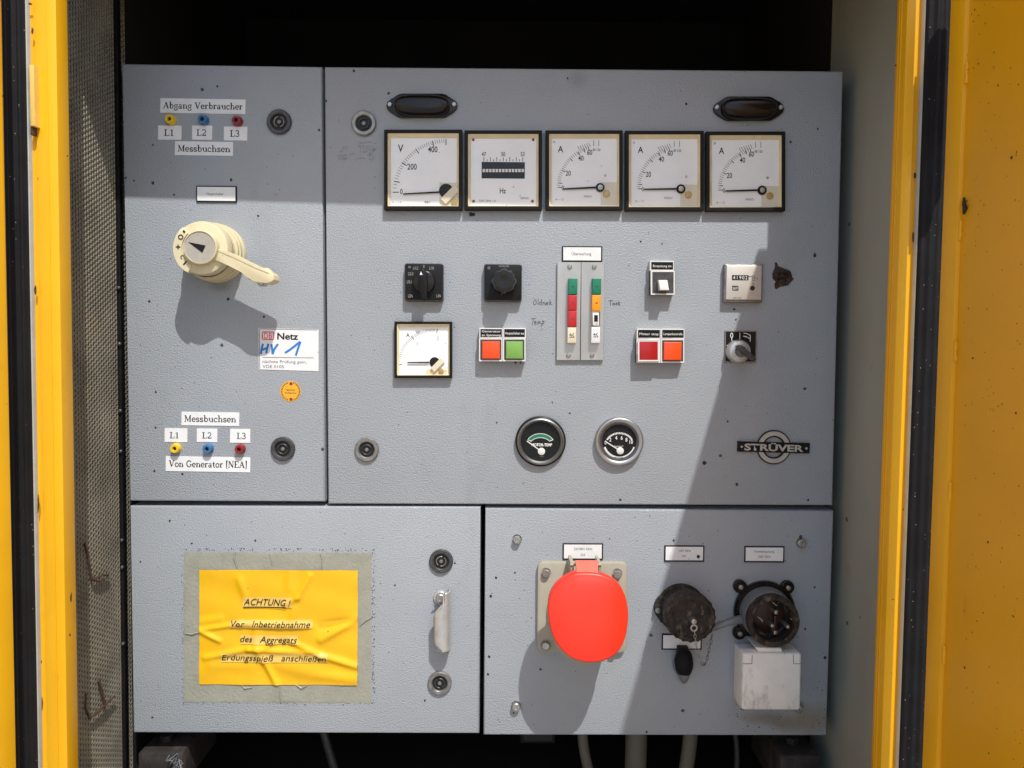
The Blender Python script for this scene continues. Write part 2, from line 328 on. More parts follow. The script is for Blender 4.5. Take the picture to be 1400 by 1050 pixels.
# ---- slab-serif stroke letters for the typed tape labels
def _G():
    A = arc; T, t = .17, .085
    def st(x, y0, y1): return [(T, [(x, y0), (x, y1)])]
    def sf(x, y, wd=.2): return [(t, [(x - wd, y), (x + wd, y)])]
    g = {}
    g['L'] = (.78, st(.2, .04, .96) + sf(.2, .96) + sf(.2, .04) + [(t, [(.2, .04), (.68, .04), (.68, .3)])])
    g['1'] = (.6, st(.3, .04, .97) + sf(.3, .04, .2) + [(t, [(.08, .8), (.3, .93)])])
    g['2'] = (.7, [(t * 1.3, A(.33, .7, .24, .26, 165, -30, 8) + [(.08, .08)]), (T * .8, [(.06, .07), (.6, .07), (.6, .25)])])
    g['3'] = (.7, [(t * 1.4, A(.3, .74, .22, .22, 160, -90, 8) + A(.3, .27, .26, .24, 90, -160, 8))])
    g['A'] = (.95, [(t, [(.14, .04), (.45, .96)]), (T, [(.45, .96), (.78, .04)]), (t, [(.25, .36), (.66, .36)])] + sf(.12, .04, .14) + sf(.78, .04, .16))
    g['V'] = (.95, [(T, [(.14, .96), (.46, .04)]), (t, [(.46, .04), (.78, .96)])] + sf(.14, .96, .16) + sf(.78, .96, .14))
    g['M'] = (1.1, [(t, [(.18, .04), (.18, .96)]), (T * .9, [(.18, .96), (.54, .1)]), (t, [(.54, .1), (.88, .96)]), (T, [(.88, .96), (.88, .04)])] + sf(.14, .04, .14) + sf(.88, .04, .16) + sf(.12, .96, .1) + sf(.94, .96, .1))
    g['N'] = (1.0, [(t, [(.18, .04), (.18, .96)]), (T, [(.18, .96), (.8, .04)]), (t, [(.8, .04), (.8, .96)])] + sf(.16, .04, .14) + sf(.8, .96, .14) + sf(.12, .96, .1))
    g['E'] = (.82, st(.2, .04, .96) + sf(.18, .96, .14) + sf(.18, .04, .14) + [(t, [(.2, .96), (.7, .96), (.7, .74)]), (t, [(.2, .52), (.52, .52)]), (t, [(.2, .04), (.72, .04), (.72, .28)])])
    g['G'] = (.95, [(T * .85, A(.48, .5, .38, .46, 50, 300, 14)), (T * .8, [(.78, .1), (.78, .4)]), (t, [(.58, .42), (.92, .42)]), (t, [(.76, .68), (.76, .9)])])
    g['('] = (.4, [(t * 1.2, [(.32, 1.08), (.16, 1.05), (.16, -.1), (.32, -.13)])]); g[')'] = (.4, [(t * 1.2, [(.08, 1.08), (.24, 1.05), (.24, -.1), (.08, -.13)])])
    g['a'] = (.68, [(T, [(.46, .04), (.46, .45)]), (t, A(.3, .46, .18, .18, 0, 160, 7)), (t * 1.4, A(.28, .19, .19, .16, 70, 370, 10)), (t, [(.46, .04), (.62, .04)])])
    g['b'] = (.74, st(.2, .04, 1.0) + sf(.12, 1.0, .1) + [(t * 1.4, A(.4, .32, .23, .28, 150, -150, 12))])
    g['c'] = (.62, [(t * 1.5, A(.34, .32, .25, .29, 40, 320, 12)), (t, [(.52, .42), (.52, .58)])])
    g['e'] = (.64, [(t * 1.5, A(.33, .32, .25, .29, 0, 320, 13)), (t, [(.1, .33), (.57, .33)])])
    g['g'] = (.72, [(t * 1.4, A(.34, .38, .22, .22, 0, 360, 12)), (t, [(.5, .54), (.68, .6)]), (t * 1.4, A(.33, -.1, .26, .15, 120, 420, 12))])
    g['h'] = (.8, st(.2, .04, 1.0) + sf(.12, 1.0, .1) + sf(.2, .04, .17) + [(t, A(.42, .42, .2, .18, 170, 0, 7)), (T, [(.62, .42), (.62, .04)])] + sf(.62, .04, .15))
    g['n'] = (.8, st(.2, .04, .6) + sf(.12, .6, .1) + sf(.2, .04, .17) + [(t, A(.42, .42, .2, .18, 170, 0, 7)), (T, [(.62, .42), (.62, .04)])] + sf(.62, .04, .15))
    g['u'] = (.8, st(.2, .6, .22) + sf(.12, .6, .1) + [(t, A(.4, .22, .2, .19, 180, 350, 7)), (T, [(.62, .6), (.62, .04)])] + sf(.54, .6, .1) + sf(.7, .04, .1))
    g['o'] = (.68, [(t * 1.5, A(.34, .32, .26, .29, 0, 360, 16))])
    g['r'] = (.6, st(.2, .04, .6) + sf(.12, .6, .1) + sf(.2, .04, .17) + [(t * 1.3, A(.42, .4, .2, .2, 160, 40, 5))])
    g['s'] = (.58, [(t * 1.5, A(.29, .46, .18, .15, 20, 240, 7) + A(.29, .18, .2, .15, 60, -160, 7)), (t, [(.47, .46), (.47, .6)]), (t, [(.09, .04), (.09, .2)])])
    g['t'] = (.52, [(T, [(.22, .8), (.22, .18)]), (t * 1.1, A(.36, .16, .14, .13, 180, 330, 5)), (t, [(.06, .6), (.44, .6)])])
    g[' '] = (.42, [])
    return g
GL = _G()
def serif(s, px0, px1, py, h, t, m, parent, rot=0):
    """typed serif line from px0 to px1, baseline-centre at py (cap band centre)"""
    tot = sum(GL[c][0] for c in s); wd = (px1 - px0); xs = wd / (tot * h); b = B(); x = 0; k = 0
    cx = (px0 + px1) / 2; ca, sa = math.cos(R(rot)), math.sin(R(rot))
    for c in s:
        adv, strokes = GL[c]
        for sw, pts in strokes:
            q = []
            for X, Y in pts:
                u = (x + X) * h * xs - wd / 2; v = (Y - .5) * h
                q.append(P(cx + u * ca + v * sa, py + u * sa - v * ca, t + .00001 * (k % 7)))
            b.ribbon(q, sw * h * MM(t)); k += 1
        x += adv
    return b.flat('lettering', m, parent)

# ---------------------------------------------------------------- surroundings: ground, enclosure shell
TILT = .005
gb = B(); gb.box(-60, 60, -60, 60, -1.25, -1.2); g = gb.obj('ground', 'ground'); g['kind'] = 'structure'; g['label'] = 'pale concrete yard in front of the generator housing'

enc = thing('generator_housing', (0, .3, -.72), 'yellow painted steel housing around the grey control cabinets, dark inside, open at the front', 'housing')
def fr(x0, x1, t0, t1, z0, z1, name, m, bev=0, ang=32):
    b = B(); b.box(x0, x1, -t1, -t0, z0, z1, bev, TILT); return b.obj(name, m, enc, ang=ang)
ZB, ZT = -.66, .60
# back, roof, floor
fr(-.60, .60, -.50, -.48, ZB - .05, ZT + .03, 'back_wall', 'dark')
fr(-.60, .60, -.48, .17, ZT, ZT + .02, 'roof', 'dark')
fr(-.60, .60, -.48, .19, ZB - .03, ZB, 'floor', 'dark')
# right inner wall, left wall (perforated) with dusty insulation
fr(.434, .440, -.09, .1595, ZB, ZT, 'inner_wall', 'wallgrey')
fr(.434, .440, -.48, -.0905, ZB, ZT, 'inner_wall', 'dark')  # rear of the right wall: shade of the deep interior put into black colour
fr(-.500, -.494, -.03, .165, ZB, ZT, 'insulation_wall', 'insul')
fr(-.497, -.4835, -.48, -.031, ZB, ZT, 'inner_wall', 'dark')  # left wall behind the sheet, coloured black in place of deep shade
# front jambs
fr(.3970, .4070, .160, .181, ZB, ZT, 'door_jamb', 'orangepaint', .0008)
fr(.4070, .4140, .160, .176, ZB, ZT, 'door_jamb', 'orangepaint')
for t_ in (.1655, .1700):
    fr(.3962, .3972, t_, t_ + .0014, ZB, ZT, 'jamb_ridge', 'orangepaint', .0003)
fr(.4140, .4470, .160, .1825, ZB, ZT, 'seal_carrier', 'carrier', .0006)
fr(-.4655, -.4445, .166, .187, ZB, ZT, 'door_jamb', 'orangepaint', .0012)
fr(-.4712, -.4655, .166, .184, ZB, ZT, 'door_jamb', 'orangepaint')
fr(-.4545, -.4533, .187, .1878, ZB, ZT, 'jamb_ridge', 'orangepaint', .0003)
fr(-.4950, -.4712, .166, .190, ZB, ZT, 'seal_carrier', 'carrier', .0006)
for sgn, x0, x1 in ((1, .4146, .4465), (-1, -.4945, -.4722)):        # ribbed rubber seal
    b = B(); n = 9; prof = []
    for k in range(25):
        u = k / 24; prof.append((x0 + (x1 - x0) * u, (.183 if sgn > 0 else .1905) + .0055 * math.sin(math.pi * u) ** .6 + .0009 * math.sin(u * math.pi * 8)))
    ra = [b.bm.verts.new((x + TILT * ZB, -t_, ZB)) for x, t_ in prof]; rb = [b.bm.verts.new((x + TILT * ZT, -t_, ZT)) for x, t_ in prof]
    for k in range(24): b.bm.faces.new((ra[k], ra[k + 1], rb[k + 1], rb[k]))
    b.obj('rubber_seal', 'rubber', enc, ang=60)
# outer skin left and right of the opening, header above, sill below
fr(.4470, .95, .15, .176, ZB - .1, ZT + .25, 'outer_skin', 'orangepaint')
fr(-.98, -.4950, .15, .176, ZB - .1, ZT + .25, 'outer_skin', 'orangepaint')
fr(-.495, .437, .15, .187, ZB - .1, ZB, 'sill', 'orangepaint', .002)
b = B()
pts = [(-.495, .4790), (.431, .4585), (.431, .86), (-.495, .86)]
b.prism(pts, .15, .19); b.obj('header', 'orangepaint', enc, smooth=False)
# left hinge leaf lying in the recess
hb = B(); hb.rect(40.5, 88, 47, 172, .180, .1955, .001); hb.obj('hinge_leaf', 'strip', enc)
hb = B(); hb.rect(41, 172, 45.5, 184, .186, .193, .001); hb.obj('hinge_leaf', 'rust', enc)
# perforated sheet on the left
def perforated():
    x = -.4835; p = .0062; q = .0056; t0, t1 = -.03, .16; z0, z1 = -.60, .56
    nc = int((t1 - t0) / q); nr = int((z1 - z0) / p); vs, fs = [], []
    for c in range(nc):
        tc = t0 + (c + .5) * q; zo = 0 if c % 2 else p / 2
        for r in range(nr):
            zc = z0 + (r + .5) * p + zo; base = len(vs)
            for (a, d) in ((-1, -1), (0, -1), (1, -1), (1, 0), (1, 1), (0, 1), (-1, 1), (-1, 0)):
                vs.append((x + TILT * zc, -(tc + a * q / 2), zc + d * p / 2))
            for k in range(8):
                an = R(-135 + 45 * k); vs.append((x + TILT * zc - .0016, -(tc + .0019 * math.cos(an)), zc + .0019 * math.sin(an)))
            for k in range(8):
                j = (k + 1) % 8; fs.append((base + k, base + 8 + k, base + 8 + j, base + j))
    me = bpy.data.meshes.new('perforated_sheet'); me.from_pydata(vs, [], fs); me.update()
    o = link('perforated_sheet', me, 'mesh', enc, False); o['kind'] = 'stuff'
perforated()
# angle iron strips beside the boxes
b = B(); b.box(-.4832, -.4788, .002, .010, -.56, .56, .0006, TILT); b.obj('edge_strip', 'blackpl', enc)
for yy in (396, 476, 560, 625, 740, 780, 890):
    c = P(168, yy + random.uniform(-8, 8), .006); b = B(); b.lathe((-.4800 + TILT * c.z, c.z), [(.0024, -.002), (.0022, .0010), (.0012, .0018), (0, .0019)], 12); b.obj('rivet', 'lockdark', enc)

# doors
def door(name, label, sx, xin, thick, hx):
    d = thing(name, (xin, -.233, ZB), label, 'door')
    b = B(); xa, xb = xin + sx * .004, xin + sx * thick
    b.box(min(xa, xb), max(xa, xb), -.93, -.240, -.70, .493, .001, TILT); b.obj('door_panel', 'orangepaint', d)
    b = B(); xb = xin + sx * (thick + .001); b.box(min(xin, xb), max(xin, xb), -.2615, -.236, -.701, .494, .0035, TILT); b.obj('edge_flange', 'orangepaint', d)
    b = B(); b.box(min(xin, xb), max(xin, xb), -.932, -.905, -.701, .494, .0035, TILT); b.obj('edge_flange', 'orangepaint', d)
    for z0, z1 in ((-.7015, -.672), (.465, .4945)):
        b = B(); b.box(min(xin + sx * .0005, xb), max(xin + sx * .0005, xb), -.9045, -.262, z0, z1, .0025); 
        for v in b.bm.verts: v.co.x += TILT * v.co.z
        b.obj('edge_flange', 'orangepaint', d)
    return d
dr = door('housing_door', 'open yellow housing door on the right, shaded inner face with bent edge flange and weld beads', 1, .4078, .0205, 0)
b = B(); b.box(.4300, .4450, -.246, -.229, .205, .360, .002, TILT); b.obj('hinge', 'orangepaint', dr)
b = B(); b.tube([(.4385 + TILT * z_, -.222, z_) for z_ in (.205, .25, .30, .36)], .0075, 14); b.obj('hinge_knuckle', 'orangepaint', dr)
for k, y in enumerate((100, 315, 480, 672, 895)):
    c = P(1312, y, .262); b = B(); pts = []
    for j in range(9): pts.append((.4112 + TILT * (c.z) - .0004, -.2625 + random.uniform(-.0004, .0004), c.z - .009 + .00225 * j))
    b.tube(pts, [.0008 + random.uniform(.0004, .0014) for _ in pts], 8); b.obj('weld_bead', 'orangepaint', dr)
c = P(1318, 284, .27)
b = B(); b.tube([(.4113, -.2660, c.z + .010), (.4113, -.2668, c.z + .004), (.4113, -.2690, c.z), (.4113, -.2665, c.z - .005)], [.0008, .0017, .0024, .001], 7); b.obj('paint_chip', 'chip', dr)
def doorpt(px, py):
    dv = ROT @ Vector(((px - 700) / FPX, 1, (525 - py) / FPX)); kk_ = (.4116 + TILT * dv.z * .41 / dv.x) / dv.x; return Vector((.4116 + TILT * dv.z * kk_ - .0002, -DIST + dv.y * kk_, dv.z * kk_))
b = B()
for x, y, r in [(1338, 87, .0010), (1322, 275, .001), (1383, 215, .0016), (1330, 490, .0012), (1351, 741, .0012), (1319, 913, .0012), (1324, 422, .001), (1389, 565, .0012), (1352, 1030, .001), (1390, 208, .001)] + [(random.uniform(1318, 1398), random.uniform(5, 1045), random.uniform(.0003, .0008)) for _ in range(140)]:
    q = doorpt(x, y); f = [b.bm.verts.new((q.x, q.y + r * random.uniform(.6, 1.2) * math.cos(R(60 * k)), q.z + r * random.uniform(.6, 1.3) * math.sin(R(60 * k)))) for k in range(6)]; b.bm.faces.new(f)
o = b.obj('rust_specks', 'rust', dr, smooth=False); o['kind'] = 'stuff'
for x, y, t_, rx, ry, m in ((97, 817, .1872, 1.4, 7, 'rust'), (95.5, 868, .1872, 1, 2.5, 'rust'), (57, 963, .1842, 2, 9, 'rust'), (48, 397, .1905, 1.6, 6, 'rust'), (52, 690, .1905, 1.2, 12, 'rust'), (44, 42, .1905, 1.6, 5, 'rust'), (41, 5, .1905, 2.5, 2, 'rust'), (92, 213, .1872, 1, 1.2, 'rust'), (107, 1035, .1872, 1.2, 2, 'rust'), (56, 905, .1842, 1, 2, 'rust'), (1251, 240, .1765, 2, 5, 'chip'), (1249, 325, .1765, 1.6, 8, 'chip'), (1225, 89, .181, 1.4, 1.2, 'rust')):
    pts = [(x + rx * random.uniform(.5, 1.2) * math.cos(R(40 * k)), y + ry * random.uniform(.6, 1.2) * math.sin(R(40 * k))) for k in range(9)]
    b = B(); b.poly(pts, t_ - .0006, t_ + .0002); b.obj('rust_spot', m, enc, smooth=False)
dl = door('housing_door', 'open yellow housing door on the left, sunlit inner face at the picture edge', -1, -.4635, .022, 0)
dl.rotation_euler = (0, 0, R(-24))

# ---------------------------------------------------------------- cabinet boxes
def corner(x, y): q = P(x, y, 0); return (q.x, q.z)
def cabinet(name, label, pts, bevel=.0022):
    c = [corner(*p) for p in pts]; lo = c[3]
    d = thing(name, ((c[0][0] + c[1][0]) / 2, 0, min(c[2][1], c[3][1])), label, 'cabinet')
    b = B(); b.prism(c, -.17, 0, bevel, 3); b.obj('cabinet_box', 'panel', d, ang=50)
    return d
cA = cabinet('switch_cabinet', 'upper left grey cabinet with the large cream rotary switch and test sockets', [(166, 87), (440, 91), (444, 686), (177, 685)])
cB = cabinet('instrument_cabinet', 'upper right grey cabinet, the largest, carrying the row of square meters', [(443.5, 91), (1153, 97), (1138.5, 691), (448.5, 689)])
cC = cabinet('battery_cabinet', 'lower left grey cabinet with the taped yellow notice and a metal pull handle', [(177.5, 692), (657, 693), (655, 1003), (182, 1002)])
cD = cabinet('socket_cabinet', 'lower right grey cabinet carrying the red lidded socket and white socket box', [(663.5, 695), (1140, 698.5), (1130, 1006), (661, 1005)])
# box mounting frame behind (dark)
b = B(); b.wrect(-.470, -.45, .405, .33, -.178, -.1705); b.obj('mounting_frame', 'dark', enc, smooth=False)

def lock(cab, px, py, ringm, seed, slot=40):
    c0 = P(px, py, .004); c = (c0.x, c0.z); r = 16.5 * MM()
    b = B(); b.lathe(c, [(r, .0002), (r, .0028), (r * .93, .0042), (r * .70, .0040), (r * .64, .0030), (r * .62, .0008)], 40); l = b.obj('lock', ringm, cab)
    b = B(); b.lathe(c, [(r * .62, .0007), (0, .0007)], 32); b.obj('lock_recess', 'hole', l)  # black disc, its colour stands in for the shade of a deep hole
    b = B(); 
    for a0, a1 in ((slot, slot + 150), (slot + 185, slot + 330)):
        b.tube([(c[0] + r * .40 * math.cos(R(a)), -.0024, c[1] + r * .40 * math.sin(R(a))) for a in [a0 + (a1 - a0) * k / 14 for k in range(15)]], r * .045, 6)
    b.obj('lock_barrel', 'lockdark' if seed % 2 else 'locklight', l)
    b = B(); b.lathe(c, [(r * .15, .0008), (r * .15, .0030), (0, .0036)], 12); b.obj('lock_pin', 'lockgrey', l)
lock(cA, 381, 166, 'lockdark', 0, 100); lock(cA, 386, 614, 'lockdark', 1, 20); lock(cB, 497, 168, 'locklight', 1, 60); lock(cB, 501, 615, 'lockgrey', 1, 200)
lock(cC, 603, 768, 'lockdark', 0, 80); lock(cC, 601, 935, 'lockgrey', 1, 120)

def blob(px, py, rx, ry, t, m, parent, name='paint_chip', n=11, jag=.35, h=.0003):
    pts = []
    for k in range(n):
        a = 2 * math.pi * k / n; j = 1 + random.uniform(-jag, jag); pts.append((px + rx * j * math.cos(a), py + ry * j * math.sin(a)))
    b = B(); b.poly(pts, t, t + h); return b.obj(name, m, parent, smooth=False)
for x, y, r in ((645, 293, 4.2),): blob(x, y, r * 1.1, r * .7, 0, 'chip', cB)
for x, y, r in ((1114, 349, 2.6), (963, 633, 3.0), (1004, 423, 1.6), (705, 496, 1.5), (712, 496, 1.3), (1081, 194, 1.6), (938, 142, 1.6), (1118, 176, 1.4), (484, 97, 1.7), (446, 138, 1.5), (776, 107, 1.3), (1006, 437, 1.2), (1105, 684, 1.6), (995, 576, 1.3), (876, 330, 1.3), (905, 333, 1.2), (679, 578, 1.2), (779, 565, 1.2), (755, 550, 1.2)):
    blob(x, y, r * .9, r * 1.1, 0, 'chip', cB)
for x, y, r in ((209, 250, 2), (172, 243, 1.4), (183, 247, 1.3), (238, 266, 1.4), (316, 246, 1.9), (353, 295, 1.4), (312, 409, 2.0), (361, 433, 1.8), (204, 412, 1.6), (211, 644, 1.6), (249, 648, 1.5), (213, 536, 1.3), (297, 118, 1.4), (209, 198, 1.2), (436, 178, 1.6)):
    blob(x, y, r * .9, r * 1.1, 0, 'chip', cA)
for x, y, r in ((232, 712, 1.6), (208, 981, 1.5), (581, 958, 1.4), (262, 743, 1.5), (349, 739, 1.3), (622, 770, 1.3), (192, 768, 1.2), (540, 800, 1.1)): blob(x, y, r, r, 0, 'chip', cC)
for x, y, r in ((671, 815, 1.8), (678, 790, 1.5), (669, 898, 1.6), (667, 922, 1.6), (739, 915, 1.5), (921, 739, 1.7), (1101, 860, 1.5), (1114, 803, 1.4), (1128, 899, 2), (884, 1001, 1.4), (704, 783, 1.2), (702, 975, 1.2)): blob(x, y, r, r * 1.1, 0, 'chip', cD)

def specks(cab, pts, name, m):
    b = B()
    for x, y, r in pts:
        n = 6; q = [(x + r * random.uniform(.5, 1.2) * math.cos(2 * math.pi * k / n), y + r * random.uniform(.5, 1.2) * math.sin(2 * math.pi * k / n)) for k in range(n)]
        f = [b.bm.verts.new(P(u, v, .00022)) for u, v in q]; b.bm.faces.new(f)
    o = b.flat(name, m, cab); o['kind'] = 'stuff'
U = random.uniform
specks(cB, [(U(452, 1140), U(100, 680), U(.35, .9)) for _ in range(150)], 'dirt_specks', 'chip')
specks(cA, [(U(175, 436), U(95, 680), U(.35, .9)) for _ in range(75)], 'dirt_specks', 'chip')
specks(cC, [(U(185, 650), U(700, 996), U(.35, .9)) for _ in range(60)] + [(U(250, 512) , 752 + U(-2.5, 1.5), U(.4, 1.0)) for _ in range(90)] + [(510 + U(-1.5, 2.5), U(752, 962), U(.4, 1.0)) for _ in range(110)] + [(250 + U(-2, 1), U(752, 962), U(.3, .8)) for _ in range(50)] + [(U(250, 512), 962 + U(-1, 2), U(.3, .8)) for _ in range(50)], 'dirt_specks', 'chip')
specks(cD, [(U(668, 1128), U(705, 998), U(.35, 1.0)) for _ in range(110)] + [(U(1000, 1128), U(930, 1000), U(.4, 1.1)) for _ in range(50)], 'dirt_specks', 'chip')

# ---------------------------------------------------------------- tape labels
def tapelabel(name, x0, y0, x1, y1, txt, tx0, tx1, label, rot=0, h=9, group=None, ty=None, m='paper'):
    c = P((x0 + x1) / 2, y1, 0); d = thing(name, c, label, 'label', group)
    cx, cy = (x0 + x1) / 2, (y0 + y1) / 2; ca, sa = math.cos(R(rot)), math.sin(R(rot)); pts = []
    for X, Y in ((x0, y0), (x1, y0), (x1, y1), (x0, y1)):
        u, v = X - cx, Y - cy; pts.append((cx + u * ca - v * sa, cy + u * sa + v * ca))
    b = B(); b.poly(pts, .0001, .0006, .0001, 1); b.obj('tape', m, d, smooth=False)
    serif(txt, tx0, tx1, ty if ty else cy, h, .00072, 'ink', d, rot)
    return d
tapelabel('tape_label', 219, 135, 335.5, 155, 'Abgang Verbraucher', 223, 332, 'white tape label reading Abgang Verbraucher at the top of the left cabinet', 1.0, 9, ty=144.5)
for x0, y0, x1, y1, s, wh in ((216, 171.5, 248, 191, 'L1', 'under the yellow socket'), (262.5, 171.5, 290, 191, 'L2', 'under the blue socket'), (306, 173, 338, 192, 'L3', 'under the dark red socket')):
    cx = (x0 + x1) / 2; tapelabel('tape_label', x0, y0, x1, y1, s, cx - 7.5, cx + 6, 'small white tape label %s %s in the upper socket row' % (s, wh), .6, 9, 'phase labels')
tapelabel('tape_label', 239, 193.5, 318.5, 212.5, 'Messbuchsen', 243, 315, 'white tape label reading Messbuchsen below the upper L1 L2 L3 labels', .8, 9, ty=203)
tapelabel('tape_label', 248, 563.5, 327, 582, 'Messbuchsen', 252, 323, 'white tape label reading Messbuchsen above the lower L1 L2 L3 labels', .8, 9, ty=572.5)
for x0, y0, x1, y1, s, wh, o in ((225, 585.5, 256, 604.5, 'L1', 'above the yellow socket', -2), (269, 586, 297, 604.5, 'L2', 'above the blue socket', 0), (314.5, 586.5, 342, 605.5, 'L3', 'above the dark red socket', 2)):
    cx = (x0 + x1) / 2 + o; tapelabel('tape_label', x0, y0, x1, y1, s, cx - 6.5, cx + 6.5, 'small white tape label %s %s in the lower socket row' % (s, wh), .6, 8.5, 'phase labels')
tapelabel('tape_label', 226.5, 624.5, 342, 645, 'Von Generator (NEA)', 231, 338, 'white tape label reading Von Generator (NEA) below the lower sockets', .9, 9, ty=634.5)

# test sockets
for x, y, m, lab in ((231, 162, 'yel', 'yellow test socket in the upper row'), (276, 162.5, 'blu', 'blue test socket in the upper row'), (322.5, 164, 'redp', 'dark red test socket in the upper row'),
                     (238, 613.5, 'yel', 'yellow test socket in the lower row'), (282.5, 614, 'blu', 'blue test socket in the lower row'), (326.5, 614.5, 'redp', 'dark red test socket in the lower row')):
    c0 = P(x, y, .0076); c = (c0.x, c0.z); k = MM()
    d = thing('test_socket', (c0.x, 0, c0.z), lab, 'socket', 'coloured test sockets')
    b = B(); b.lathe(c, [(6.9 * k, .0001), (6.9 * k, .0016), (6.3 * k, .0022), (6.1 * k, .0068), (5.6 * k, .0076), (3.0 * k, .0076), (2.7 * k, .0068), (2.6 * k, .003)], 28); b.obj('socket_sleeve', m, d)
    b = B(); b.lathe(c, [(2.7 * k, .0032), (0, .0032)], 16); b.obj('contact_hole', 'hole', d)

# ---------------------------------------------------------------- engraved plates
def plate(x0, y0, x1, y1, lines, label, t=.0018, h=3.4, parent=None, inv=False, group=None, tm=None):
    c = P((x0 + x1) / 2, y1, 0); d = parent or thing('engraved_plate', c, label, 'sign', group)
    b = B(); b.rect(x0, y0, x1, y1, .0001, t, .0004, 0, 1); b.obj('plate_base', 'blackpl', d)
    b = B(); b.rect(x0 + 1.6, y0 + 1.6, x1 - 1.8, y1 - 2, t - .0002, t + .0002); b.obj('plate_face', 'white' if not inv else 'blackpl', d, smooth=False)
    for k, (s, yy, xx) in enumerate(lines): text(s, xx, yy, h, t + .0003, tm or ('inkgrey' if not inv else 'whiteink'), d, xs=.82)
    return d
plate(268, 254, 323.5, 276.5, [('Hauptschalter', 265, 294)], 'white engraved plate above the cream rotary switch')
plate(768.5, 336.5, 823.5, 358, [('Überwachung', 347, 795)], 'white engraved plate above the aluminium indicator strips', h=4)
plate(769.5, 743, 824.5, 765.5, [('220/380V 50Hz', 750.5, 797), ('32A', 758.5, 797)], 'white engraved plate above the red socket')
pl = plate(908.5, 746, 963, 768, [('220V 50Hz', 753, 936), ('16A', 760, 935)], 'white engraved plate with a dark spot above the chained brown cap', h=3.2)
blob(955, 761, 2.2, 2.2, .002, 'chip', pl, name='dark_spot')
plate(1018, 747, 1072.5, 769, [('Fremdeinspeisung', 754, 1045), ('220V 50Hz', 761, 1045)], 'white engraved plate above the open round connector', h=3.2)
plate(905, 867, 959.5, 888.5, [], 'blank white plate half hidden behind the chained brown cap')

